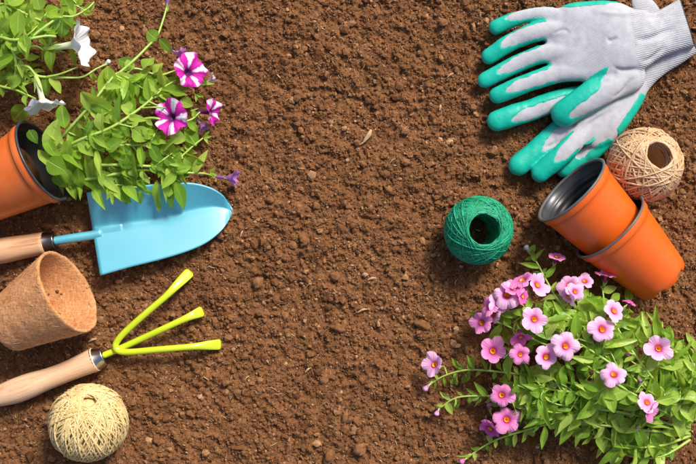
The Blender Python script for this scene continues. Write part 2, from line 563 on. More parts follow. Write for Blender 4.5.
def crumbs(n, seed):
    r = np.random.default_rng(seed)
    x = r.uniform(-0.385, 0.385, n); y = r.uniform(-0.265, 0.265, n)
    keep = (vn2(x / U / 30, y / U / 30, 11) * 0.5 + vn2(x / U / 9, y / U / 9, 12) * 0.5) > r.uniform(-0.9, 0.35, n)
    x, y = x[keep], y[keep]
    n = len(x)
    rad = np.clip(np.exp(r.normal(math.log(0.90), 0.56, n)), 0.42, 5.0) * U
    sc = r.uniform(0.65, 1.25, (n, 1, 3)); sc[:, :, 2] *= 0.85
    jit = r.uniform(0.72, 1.28, (n, 12, 1))
    q = r.normal(size=(n, 3, 3))
    Q, _ = np.linalg.qr(q)
    base = (ICO_V[None] * jit) @ np.transpose(Q, (0, 2, 1))
    W = base * sc * rad[:, None, None]
    W[:, :, 0] += x[:, None]; W[:, :, 1] += y[:, None]
    W[:, :, 2] += (ground_h(x, y) + 0.28 * rad)[:, None]
    FF = (ICO_F[None] + 12 * np.arange(n)[:, None, None]).reshape(-1, 3)
    tint = np.repeat(r.normal(0.02, 0.085, n) + (r.random(n) < 0.04) * r.uniform(0.1, 0.4, n), 12)
    return W.reshape(-1, 3), FF, tint
Vc, Fc, tc_ = crumbs(60000, 21)
def fine_crumbs(n, seed):
    r = np.random.default_rng(seed)
    x = r.uniform(-0.37, 0.37, n); y = r.uniform(-0.25, 0.25, n)
    rad = np.clip(np.exp(r.normal(math.log(0.72), 0.3, n)), 0.4, 1.6) * U
    base = np.array([(1, 0, 0), (-1, 0, 0), (0, 1, 0), (0, -1, 0), (0, 0, 1), (0, 0, -1)], dtype=float)
    q = r.normal(size=(n, 3, 3)); Q, _ = np.linalg.qr(q)
    W = ((base[None] * r.uniform(0.7, 1.4, (n, 6, 1))) @ np.transpose(Q, (0, 2, 1))) * rad[:, None, None]
    W[:, :, 0] += x[:, None]; W[:, :, 1] += y[:, None]; W[:, :, 2] += (ground_h(x, y) + 0.2 * rad)[:, None]
    f8 = np.array([(0, 2, 4), (2, 1, 4), (1, 3, 4), (3, 0, 4), (2, 0, 5), (1, 2, 5), (3, 1, 5), (0, 3, 5)])
    return W.reshape(-1, 3), (f8[None] + 6 * np.arange(n)[:, None, None]).reshape(-1, 3), np.repeat(r.normal(0.02, 0.10, n), 6)
V2c, F2c, t2c = fine_crumbs(85000, 33)
Fc = np.concatenate([Fc, F2c + len(Vc)]); Vc = np.concatenate([Vc, V2c]); tc_ = np.concatenate([tc_, t2c])
cr = obj('soil_crumbs', Vc, Fc, M['soil'], smooth=False, attr={'tint': tc_})
tag(cr, 'fine loose crumbs of brown soil scattered over the whole bed', 'soil crumbs', kind='stuff')

# short pale fibres mixed in the soil
def fibres(n, seed):
    r = np.random.default_rng(seed)
    VV, FF, o = [], [], 0
    for k in range(n):
        x, y = r.uniform(-0.38, 0.38), r.uniform(-0.26, 0.26)
        L = np.clip(np.exp(r.normal(math.log(3.2), 0.5)), 1.4, 11) * U
        a = r.uniform(0, 2 * math.pi); bend = r.normal(0, 0.7)
        t = np.linspace(-0.5, 0.5, 4)
        px = x + L * t * np.cos(a + bend * t); py = y + L * t * np.sin(a + bend * t)
        pz = ground_h(np.array([x]), np.array([y]))[0] + 0.0011 + L * 0.12 * r.uniform(-1, 1) * t
        w = r.uniform(0.16, 0.42) * U
        v, f, q = tube(np.stack([px, py, pz], 1), [w * .5, w, w, w * .4], 3)
        VV.append(v); FF.append(q + o); o += len(v)
    return np.concatenate(VV), np.concatenate(FF)
Vf, Ff = fibres(2300, 5)
fb = obj('straw_fibres', Vf, Ff, M['straw'], smooth=False)
tag(fb, 'tiny pale straw fibres mixed all over the brown soil', 'straw fibres', kind='stuff')

# single clods that can be told apart
def ico2(sub=2):
    V = [v for v in ICO_V]; F = [tuple(f) for f in ICO_F]
    for _ in range(sub):
        c, G = {}, []
        def mid(a, b):
            k = (min(a, b), max(a, b))
            if k not in c:
                m = V[a] + V[b]; V.append(m / np.linalg.norm(m)); c[k] = len(V) - 1
            return c[k]
        for a, b, d in F:
            x, y, z = mid(a, b), mid(b, d), mid(d, a)
            G += [(a, x, z), (b, y, x), (d, z, y), (x, y, z)]
        F = G
    return np.array(V), np.array(F)
S2V, S2F = ico2(2)
clod_meshes = []
def clod(px, py, rx, ry, ang, seed, label, group='clods of soil on the bed'):
    v = S2V * (1 + 0.34 * vn3(S2V * 1.6, seed)[:, None] + 0.18 * vn3(S2V * 3.6, seed + 3)[:, None] + 0.08 * vn3(S2V * 8, seed + 9)[:, None])
    v = v * np.array([rx, ry, min(rx, ry) * 0.85]) * U
    c, s = math.cos(ang), math.sin(ang)
    v = v @ np.array([[c, s, 0], [-s, c, 0], [0, 0, 1]])
    p = P(px, py)
    p[2] = ground_h(p[0], p[1]) + min(rx, ry) * 0.30 * U
    o = obj('soil_clod', v, S2F, M['soil'], smooth=True, attr={'tint': np.full(len(v), 0.06 + 0.05 * math.sin(seed * 3.7))})
    o.location = tuple(p)
    return tag(o, label, 'soil clod', group)
for k, (px, py, rx, ry, an, lb) in enumerate([
    (422, 325, 9, 5.5, -0.5, 'oblong smooth clod of soil left of the pink flowering plant'),
    (360, 448, 6.5, 6, 0.3, 'largest pale lump of soil near the bottom edge of the bed'),
    (329, 457, 7, 5.5, 1.1, 'broad dark lump of soil cut close to the bottom edge'),
    (388, 190, 4.2, 3.6, 0.2, 'light round lump of soil in the open, left of the green twine ball'),
    (316, 206, 4, 3.6, 0.5, 'roundish lump of soil in the middle of the bed, above its centre'),
    (271, 200, 4, 3.6, 0.1, 'pinkish soil nub to the right of the blue trowel tip'),
    (258, 283, 6, 5, 0.8, 'wide soft lump of soil right of the lime fork tips'),
    (304, 240, 6, 4, -0.7, 'angular clod of soil at the centre of the open bed'),
    (443, 23, 4.5, 3.6, 0, 'pale flat lump of soil left of the upper glove'),
    (338, 328, 7, 4.6, -0.4, 'long ridge of clumped soil right of the lowest fork tine, far out on the bed'),
    (324, 379, 5, 4.4, 0.7, 'roundish clod of soil between the cream twine ball and the pink plant'),
    (345, 418, 7, 4, 1.2, 'upright narrow clod of soil just above the lumps at the bottom edge'),
    (686, 143, 4.2, 3.6, 0, 'small lump of soil at the right edge beside the jute ball'),
    (404, 131, 4.5, 3.4, 0.3, 'low lump of soil to the right of the pale dry leaf scrap')]):
    clod(px, py, rx, ry, an, k + 1, lb)

# dry leaf scrap and straw chips
def chip(px, py, pts, w, label, name='straw_chip', cat='straw chip'):
    base = P(px, py); g = ground_h(base[0], base[1]) + 0.0022
    pp = catmull([np.array([a * U, b * U, c * U]) for a, b, c in pts], 5)
    n = len(pp); t = np.linspace(0, 1, n)
    W = np.interp(t, np.linspace(0, 1, len(w)), w) * U
    v, f, q = tube(pp, W, 6, ru=W * 0.22 + 0.0002)
    o = obj(name, v, f, M['straw'], smooth=True)
    o.location = (base[0], base[1], g)
    return tag(o, label, cat, 'straw scraps on the soil')
chip(366, 137, [(5, 7, 0.5), (3, 2, 1.5), (0, -2, 1), (-3, -6, 0.6), (-7, -8.5, 0.2)], [1.3, 2.5, 2.1, 0.9, 0.4], 'pale dry leaf scrap lying alone on the open soil at upper middle', 'dry_leaf_scrap', 'leaf scrap')
for k, (px, py, L, an, w, lb) in enumerate([(372, 279, 9, 0.2, 1.3, 'pale straw chip left of the green twine ball and below it, on open soil'), (363, 311, 12, 0.3, 1.2, 'longest pale straw chip on the open soil left of the pink plant'),
    (308, 370, 8, 0.7, 1.2, 'slanting pale straw chip on the lower middle soil'), (450, 76, 8, 0.6, 0.9, 'thin straw chip lying left of the glove fingertips'), (440, 108, 6, 1.3, 1.3, 'short upright straw chip left of the lowest glove finger'),
    (242, 234, 7, 1.2, 0.9, 'thin steep straw chip right of the trowel tip'), (247, 378, 8, 0.8, 0.7, 'thin straw chip right of and below the lime fork'),
    (150, 440, 10, 0.3, 1.0, 'straw chip on the soil right of the cream twine ball'), (94, 340, 9, 0.35, 1.3, 'pale straw chip between the coir pot and the lime fork')]):
    c, s = math.cos(an) * L / 2, math.sin(an) * L / 2
    chip(px, py, [(-c, -s, 0.2), (0, 0.12 * L, 0.9), (c, s, 0.3)], [w * .5, w, w * .4], lb)

# ------------------------------------------------------------------ trowel
def px_path(pts, n):
    p = np.array(pts, dtype=float)
    d = np.concatenate([[0], np.cumsum(np.linalg.norm(np.diff(p, axis=0), axis=1))])
    t = np.linspace(0, d[-1], n)
    return np.stack([np.interp(t, d, p[:, 0]), np.interp(t, d, p[:, 1])], 1)

def smooth2(pts, n=6):
    c = catmull([np.array([a, b, 0.0]) for a, b in pts], n)
    return c[:, :2]

def handle(root, pts, rs, mat, name='handle', sides=20):
    """pts of (px,py,z), radii in mm; rounded outer end"""
    c = catmull([np.array(p, dtype=float) for p in pts], 6)
    r = np.interp(np.linspace(0, 1, len(c)), np.linspace(0, 1, len(rs)), rs)
    # smooth radii
    for _ in range(4):
        r[1:-1] = (r[:-2] + 2 * r[1:-1] + r[2:]) / 4
    d0 = norm(c[0] - c[1])
    A, ra = [], []
    for k in range(6, 0, -1):
        a = k / 6 * math.pi / 2 * 0.98
        A.append(c[0] + d0 * r[0] * 0.6 * math.sin(a)); ra.append(r[0] * math.cos(a))
    cc = np.concatenate([np.array(A), c]); rr = np.concatenate([ra, r])
    W = np.array([P(*p) for p in cc])
    v, f, q = tube(W, rr * U, sides)
    return obj(name, v, f, mat, root)

trowel = thing('garden_trowel', P(160, 225), 'hand trowel with blue metal blade and wooden handle, resting under the petunia leaves', 'trowel')
top = smooth2([(86.5, 193), (108, 189.5), (140, 186), (170, 183.5), (192, 183.5), (210, 188), (223, 196), (230, 205), (231.5, 212)])
bot = smooth2([(100, 275.5), (130, 267), (160, 259.5), (185, 252), (205, 243.5), (220, 232), (228.5, 221), (231.5, 212)])
NU, NV = 46, 41
tp = px_path(top, NU); bp = px_path(bot, NU)
V = []
for i in range(NU):
    u = i / (NU - 1)
    fade = math.sqrt(max(0.0, 1 - min(1.0, max(0, (u - 0.25) / 0.68)) ** 1.7)) + 0.03
    for j in range(NV):
        v = j / (NV - 1)
        rv = float(np.interp(u, [0, 0.45, 0.8, 1], [0.42, 0.47, 0.37, 0.36]))
        q = tp[i] * (1 - v) + bp[i] * v
        s = (v - rv) / (rv if v < rv else 1 - rv)
        s2 = math.sqrt(s * s + 0.003) - 0.055
        zb = 12.0 - 4.0 * u
        z = zb + fade * (20.0 * s2 ** 1.03 if s < 0 else 9.5 * s2 + 3.4 * (1 - math.exp(-s2 / 0.11))) if s2 > 0 else zb
        V.append(P(q[0], q[1], z))
F = [(i * NV + j, i * NV + j + 1, (i + 1) * NV + j + 1, (i + 1) * NV + j) for i in range(NU - 1) for j in range(NV - 1)]
blade = obj('blade', V, np.array(F), M['blue'], trowel)
sm = blade.modifiers.new('thickness', 'SOLIDIFY'); sm.thickness = 0.0017; sm.offset = -1
# tang plate welded on the blade
def plate(root, name, c0, c1, w0, w1, z0, z1, th, mat):
    n = 14
    V, F = [], []
    a = np.array(c0, dtype=float); b = np.array(c1, dtype=float)
    d = (b - a) / np.linalg.norm(b - a); s = np.array([-d[1], d[0]])
    prof = [(-1, -0.2), (-0.98, 0.55), (-0.86, 0.9), (-0.5, 1.0), (0, 1.04), (0.5, 1.0), (0.86, 0.9), (0.98, 0.55), (1, -0.2)]
    for i in range(n):
        t = i / (n - 1)
        e = min(1.0, math.sqrt(max(0.0, 1 - max(0, (t - 0.9) / 0.1) ** 2 * 0.9)))
        w = (w0 + (w1 - w0) * min(1, t * 4)) * (0.82 + 0.18 * e)
        c = a + (b - a) * t
        z = z0 + (z1 - z0) * t
        for k, h in prof:
            q = c + s * k * w
            V.append(P(q[0], q[1], z + th * h * (e if i < n - 1 else 0.3)))
    m = len(prof)
    for i in range(n - 1):
        for k in range(m - 1):
            F.append((i * m + k, (i + 1) * m + k, (i + 1) * m + k + 1, i * m + k + 1))
    F.append(tuple(range(m))); F.append(tuple((n - 1) * m + k for k in range(m - 1, -1, -1)))
    return obj(name, V, F, mat, root)
plate(trowel, 'tang', (95, 234.3), (124.5, 230), 5.0, 7.2, 13.2, 12.6, 2.0, M['blue'])
nk = catmull([P(50, 241.8, 14.5), P(70, 238.5, 15), P(86, 236.2, 14.8), P(102, 233.4, 14)], 6)
v, f, q = tube(nk, np.linspace(4.3, 4.6, len(nk)) * U, 14, ru=np.linspace(4.2, 3.0, len(nk)) * U)
obj('neck', v, f, M['blue'], trowel)
W1 = make_wood('trowel_handle_wood', 0.17, (0.72, 0.43, 0.235))
handle(trowel, [(-30, 256, 14), (-5, 252, 14), (20, 247.5, 14), (45, 243, 14)], [9, 12.5, 12.8, 11.5, 11.2], W1)
def ferrule(root, a, b, r0, r1, mat, mat2=None):
    A, B = P(*a), P(*b)
    ax = B - A; L = np.linalg.norm(ax)
    pr = [(r0 * 0.9, 0), (r0, 0.02 * L), (r0 * 1.03, 0.08 * L), (r0, 0.16 * L), (r1, 0.86 * L), (r1 * 1.02, 0.93 * L), (r1 * 0.97, L), (r1 * 0.35, 1.01 * L)]
    v, f = lathe([(r * U, h) for r, h in pr], A, ax, 28)
    return obj('ferrule', v, f, mat, root)
ferrule(trowel, (43.5, 243.2, 14), (55.5, 241, 14), 10.8, 9.4, M['steel_dark'])

# ------------------------------------------------------------------ hand fork
fork = thing('hand_cultivator', P(110, 352), 'three tined lime green hand fork with pale wooden handle between coir pot and cream twine', 'garden fork')
W2 = make_wood('fork_handle_wood', 0.37, (0.76, 0.49, 0.29))
handle(fork, [(0, 396, 15), (18, 390, 15), (38, 382.5, 15), (60, 374.5, 15), (80, 366, 15), (96, 359.3, 15)], [10.5, 12.6, 12.4, 10.4, 10.2, 11.2, 12.2], W2)
ferrule(fork, (93.5, 360.3, 15), (104.5, 355.6, 15), 11.8, 9.4, M['steel'])
def tine(pts, name='tine'):
    c = catmull([P(*p) for p in pts], 9)
    n = len(c); t = np.linspace(0, 1, n)
    k = np.clip((t - 0.68) / 0.31, 0, 1); k = k * k * (3 - 2 * k)
    end = np.sqrt(np.clip(1 - np.clip((t - 0.985) / 0.015, 0, 1) ** 2 * 0.5, 0.02, 1))
    return c, (3.2 + 2.1 * k) * end * U, (3.2 - 2.3 * k) * end * U
c, a, b = tine([(101, 356.6, 15), (118, 349.5, 14.5), (140, 339.5, 16), (165, 328, 20), (190, 316.5, 18), (203, 311, 10)])
v, f, q = tube(c, a, 12, ru=b); obj('tine', v, f, M['lime'], fork)
c, a, b = tine([(119, 350.5, 19), (115.8, 347.5, 19), (116.5, 342.5, 19), (124, 333, 20), (145, 314, 22), (165, 297, 22), (178, 284, 18), (190.5, 271.5, 8)])
v, f, q = tube(c, a, 12, ru=b); obj('tine', v, f, M['lime'], fork)
c, a, b = tine([(116.5, 345, 19), (116, 348.5, 19), (120, 351.5, 19), (132, 352, 20), (160, 349.5, 22), (190, 347, 20), (207, 345.5, 15), (221, 344.5, 7)])
v, f, q = tube(c, a, 12, ru=b); obj('tine', v, f, M['lime'], fork)

# ------------------------------------------------------------------ coir pot
def lying_axis(bpx, mpx, zb, zm):
    B, Mo = P(*bpx, zb), P(*mpx, zm)
    return B, Mo, Mo - B
Bc, Mc, ax = lying_axis((6, 326), (68, 291.5), 25, 41)
Lc = np.linalg.norm(ax)
coir = thing('coir_pot', ((Bc + Mc) / 2)[:2].tolist() + [0.0], 'empty tan coconut fibre pot lying on its side between two wooden handles', 'plant pot')
RM, RB, TH = 43.5 * U, 27.5 * U, 3.6 * U
prof = [(0.0, 0), (RB * .4, 0), (RB * .85, 0), (RB * 0.97, 0.015 * Lc)]
for t in np.linspace(0.05, 1, 26):
    prof.append((RB + (RM - RB) * t, Lc * t))
prof += [(RM - TH * .25, Lc * 1.012), (RM - TH * .75, Lc * 1.010), (RM - TH, Lc * 0.995)]
for t in np.linspace(0.95, 0.06, 24):
    prof.append((RB + (RM - RB) * t - TH, Lc * t))
prof += [(RB * .6, 0.05 * Lc), (0.0, 0.05 * Lc)]
v, f = lathe(prof, Bc, ax, 110)
nr = (v - Bc); nn = nr / (np.linalg.norm(nr, axis=1)[:, None] + 1e-9)
v = v + nn * (0.75 * vn3(v / (7 * U), 1) + 0.5 * vn3(v / (2.4 * U), 2) + 0.35 * vn3(v / (1.1 * U), 4))[:, None] * U
obj('pot_wall', v, f, M['coir'], coir)
# loose coir hairs
hv, hf, o_ = [], [], 0
r = np.random.default_rng(9)
x_, y_, a_ = frame_of(ax)
for k in range(240):
    t = r.uniform(0.02, 1.0); th = r.uniform(0, 2 * math.pi); inner = r.random() < 0.35
    R_ = RB + (RM - RB) * t + (-TH - 0.0004 if inner else 0.0004)
    base = Bc + a_ * Lc * t + R_ * (x_ * math.cos(th) + y_ * math.sin(th))
    outd = (x_ * math.cos(th) + y_ * math.sin(th)) * (-1 if inner else 1)
    tang = norm(np.cross(outd, a_) * r.normal() + a_ * r.normal())
    L = r.uniform(2, 7) * U
    pts = np.array([base, base + tang * L * .5 + outd * 0.0005, base + tang * L + outd * r.uniform(0.0002, 0.0013)])
    v, f, q = tube(pts, 0.00016, 3); hv.append(v); hf.append(q + o_); o_ += len(v)
hair = obj('coir_fibres', np.concatenate(hv), np.concatenate(hf), M['straw'], coir)
hair['kind'] = 'stuff'

# ------------------------------------------------------------------ orange pots
def orange_pot(root, B, axis, L, rb, rm, rimh, orange, dark, lip, feet=True, ridges=True, split_r=None):
    """B base centre; orange outer body with collar, grey lip, black inside"""
    wall = 1.3 * U
    def rad(t):
        return rb + (rm - 2.2 * U - rb) * t
    body = [(0, 2.5 * U), (rb * 0.55, 2.5 * U), (rb * 0.86, 1.5 * U), (rb * 0.93, 0.0), (rb * 0.985, 0.6 * U), (rb, 3.5 * U)]
    for t in np.linspace(0.06, 1, 16):
        body.append((rad(t), t * (L - rimh)))
    h0 = L - rimh
    body += [(rm - 1.2 * U, h0 + 0.5 * U), (rm - 0.5 * U, h0 + 1.3 * U), (rm - 0.25 * U, h0 + rimh * 0.5), (rm, L - 1.6 * U)]
    def mod(k, th, rr, hh):
        if feet and k in (2, 3, 4):
            s = np.clip((np.cos(6 * th + 0.4) - 0.55) * 6, 0, 1)
            hh = hh + s * 5.0 * U
            if k != 2:
                rr = rr - s * 1.2 * U
        return rr, hh
    v, f = lathe(body, B, axis, 96, mod)
    obj('pot_body', v, f, orange, root)
    lipp = [(rm - 0.1 * U, L - 2.0 * U), (rm + 0.9 * U, L - 1.4 * U), (rm + 1.3 * U, L - 0.4 * U), (rm + 0.8 * U, L + 0.35 * U), (rm - 0.6 * U, L + 0.45 * U), (rm - 1.5 * U, L - 0.1 * U), (rm - 2.0 * U, L - 1.4 * U)]
    v, f = lathe(lipp, B, axis, 96)
    obj('rim', v, f, lip, root)
    ins = [(rm - 1.9 * U, L - 1.0 * U), (rm - 2.0 * U, h0 + 1.0 * U), (rm - 3.6 * U, h0)]
    n = 22
    for i, t in enumerate(np.linspace(0.98, 0.08, n * 2)):
        ins.append((rad(t) - wall - (0.55 * U if (i // 2) % 2 and ridges and t > 0.35 else 0), t * (L - rimh)))
    ins += [(rb * 0.8, 4.5 * U), (0.0, 4.5 * U)]
    v, f = lathe(ins, B, axis, 96)
    obj('inside', v, f, dark, root)

AXI = norm(np.array([-97.0, 92.0, 0.0]))
def pot_pose(mouth_px, zm, tilt, L, direction):
    """mouth centre pixel, axis direction (in plan) with upward tilt"""
    Mo = P(*mouth_px, zm)
    d = norm(np.array([direction[0] * math.cos(tilt), direction[1] * math.cos(tilt), math.sin(tilt)]))
    return Mo - d * L, d
LB = 86 * U
LO = 77 * U
B1, d1 = pot_pose((609.0, 226.0), 41, math.radians(10), LO, AXI)
potB = thing('flower_pot', (B1 + d1 * LO / 2)[:2].tolist() + [0], 'orange plastic pot lying tilted, the outer one of two nested pots, base at lower right', 'plant pot', 'orange plastic pots')
orange_pot(potB, B1, d1, LO, 27.5 * U, 40.3 * U, 9 * U, M['orange'], M['black_plastic'], M['grey_lip'])
B2, d2 = pot_pose((570.5, 189.5), 45, math.radians(10.5), LB, AXI)
potA = thing('flower_pot', (B2 + d2 * LB / 2)[:2].tolist() + [0], 'orange plastic pot pushed into another pot, its black ridged mouth open towards the gloves', 'plant pot', 'orange plastic pots')
orange_pot(potA, B2, d2, LB, 30.5 * U, 40.3 * U, 9 * U, M['orange'], M['black_plastic'], M['grey_lip'], feet=False)

# left pot
dl = norm(np.array([0.90, 0.43, 0.0]))
LL = 84 * U
B3, d3 = pot_pose((44, 160.5), 43, math.radians(9), LL, dl)
potL = thing('flower_pot', (B3 + d3 * LL / 2)[:2].tolist() + [0], 'worn orange plastic pot lying at the left edge with the striped petunia growing out', 'plant pot', 'orange plastic pots')
orange_pot(potL, B3, d3, LL, 29 * U, 41.5 * U, 10 * U, M['orange_old'], M['black_plastic'], M['black_plastic'], feet=False, ridges=False)

# ------------------------------------------------------------------ balls of twine
def twine_ball(name, label, cpx, Rpx, squash, tilt, hole, sr, mat, coremat, seed, layers=7, loops=62, zc=None, fuzz=160, wild=0.02, plug=False):
    r = np.random.default_rng(seed)
    zc = Rpx * squash * 0.97 if zc is None else zc
    k = 1 - zc * U / H
    R = Rpx * U * k
    hr = hole * U * k
    cen = P(cpx[0], cpx[1], zc)
    root = thing(name, (cen[0], cen[1], 0), label, 'ball of twine')
    x, y, a = frame_of(norm(np.array([tilt[0], tilt[1], 1.0])))
    B = np.stack([x, y, a], 0)
    # packed core
    Rc = R * 0.945
    c0 = math.asin(min(0.95, (hr + sr * 1.6 * U) / Rc))
    pr = [(Rc * math.sin(c), -Rc * math.cos(c) * squash) for c in np.linspace(c0, math.pi - c0, 30)]
    zt = Rc * math.cos(c0) * squash
    pr += [(hr + sr * 1.4 * U, z) for z in np.linspace(zt * 0.9, -zt * 0.9, 12)] + [(hr + sr * 1.5 * U, -zt)]
    if plug:
        pr = [(max(0.0, R * 0.86 * math.sin(c)), -R * 0.86 * math.cos(c) * squash) for c in np.linspace(0, math.pi, 34)]
    v, f = lathe(pr, (0, 0, 0), (0, 0, 1), 48)
    v = v * (1 + 0.03 * vn3(v / (3 * U), seed))[:, None]
    obj('core', v @ B + cen, f, coremat, root)
    # bottom plug so that the hole does not show the sky side of the soil
    VV, FF, o = [], [], 0
    n = 46
    t = np.linspace(0, 2 * math.pi, n, endpoint=False)
    for l in range(layers):
        q = l / (layers - 1)
        Rl = R * (0.56 + 0.44 * q) if l < layers - 3 else R * (1 - 0.022 * (layers - 1 - l))
        outer = l >= layers - 3
        nl = loops if outer else int(loops * 0.5)
        ph0 = r.uniform(0, 6.28)
        for j in range(nl):
            ph = ph0 + 2 * math.pi * (j + r.normal(0, 0.15)) / nl
            hh = hr * (1 + abs(r.normal(0, wild * 3)) + (r.uniform(0, 0.8) if r.random() < 0.22 else 0))
            inc = math.acos(min(0.97, hh / Rl)) * (1 if True else -1)
            nrm = np.array([math.sin(inc) * math.cos(ph), math.sin(inc) * math.sin(ph), math.cos(inc)])
            e1 = norm(np.cross(nrm, (0, 0, 1))); e2 = np.cross(nrm, e1)
            rad = Rl * (1 + 0.010 * r.normal() + 0.012 * np.sin(t * 2 + r.uniform(0, 6.28)) + 0.008 * np.sin(t * 5 + r.uniform(0, 6.28)))
            p = (np.cos(t)[:, None] * e1 + np.sin(t)[:, None] * e2) * rad[:, None]
            p[:, 2] *= squash
            v, f, qd = tube(p, sr * U * r.uniform(0.8, 1.15), 4, ref=p / (np.linalg.norm(p, axis=1)[:, None]), closed=True)
            VV.append(v); FF.append(qd + o); o += len(v)
    V = np.concatenate(VV) @ B + cen
    obj('wound_strand', V, np.concatenate(FF), mat, root)
    # loose hairs
    VV, FF, o = [], [], 0
    for j in range(fuzz):
        d = norm(r.normal(size=3)); d[2] = d[2] if abs(d[2]) < 0.8 else d[2] * 0.4
        d = norm(d)
        p0 = d * R * np.array([1, 1, squash])
        tg = norm(np.cross(d, r.normal(size=3)))
        L = r.uniform(2, 6) * U
        pts = np.array([p0 - d * 0.0004, p0 + tg * L * 0.5 + d * r.uniform(0.1, 0.8) * U, p0 + tg * L + d * r.uniform(0.2, 2.2) * U])
        v, f, qd = tube(catmull(pts, 3), 0.13 * U, 3)
        VV.append(v); FF.append(qd + o); o += len(v)
    h = obj('loose_fibres', np.concatenate(VV) @ B + cen, np.concatenate(FF), mat, root)
    h['kind'] = 'stuff'
    return root, cen, R

twine_ball('twine_ball', 'cream sisal twine ball below the lime hand fork', (88.5, 422.5), 38.5, 0.95, (0.28, 1.05), 6.5, 0.82, M['tw_cream'], M['tw_cream'], 4, loops=56, wild=0.25, plug=True)
twine_ball('twine_ball', 'emerald green twine ball with a wide dark hole, alone on the soil', (478.5, 230.5), 33.5, 0.86, (0.10, 0.03), 15.5, 0.78, M['tw_green'], M['tw_green'], 8, loops=66, wild=0.06)
twine_ball('twine_ball', 'beige jute twine ball beside the nested orange pots and below the gloves', (645, 164.5), 37, 0.86, (0.20, 0.27), 13.5, 1.05, M['tw_beige'], M['tw_beige'], 15, loops=36, wild=0.06)

# ------------------------------------------------------------------ gloves
def split(V, A, F, k):
    """clip triangles by attribute k: returns V, A, F(neg), F(pos)"""
    f = A[:, k]
    pos = f[F] > 0
    n = pos.sum(1)
    Fp = [tuple(t) for t in F[n == 3]]; Fn = [tuple(t) for t in F[n == 0]]
    V = list(V); A = list(A); cache = {}
    def cut(i, j):
        key = (min(i, j), max(i, j))
        if key not in cache:
            t = f[i] / (f[i] - f[j])
            V.append(V[i] + (V[j] - V[i]) * t)
            A.append(A[i] + (A[j] - A[i]) * t)
            cache[key] = len(V) - 1
        return cache[key]
    for m in np.nonzero((n == 1) | (n == 2))[0]:
        t = [int(q) for q in F[m]]; p = pos[m]
        lone = [i for i in range(3) if p[i] == (n[m] == 1)][0]
        a, b, c = t[lone], t[(lone + 1) % 3], t[(lone + 2) % 3]
        ab, ac = cut(a, b), cut(a, c)
        one = [(a, ab, ac)]; two = [(ab, b, c), (ab, c, ac)]
        if n[m] == 1:
            Fp += one; Fn += two
        else:
            Fn += one; Fp += two
    return np.array(V), np.array(A), np.array(Fn).reshape(-1, 3), np.array(Fp).reshape(-1, 3)

def vnormals(V, F):
    N = np.zeros_like(V)
    fn = np.cross(V[F[:, 1]] - V[F[:, 0]], V[F[:, 2]] - V[F[:, 0]])
    for k in range(3):
        np.add.at(N, F[:, k], fn)
    return N / (np.linalg.norm(N, axis=1)[:, None] + 1e-15)

def compact(V, F):
    u, inv = np.unique(F.ravel(), return_inverse=True)
    return V[u], inv.reshape(F.shape)

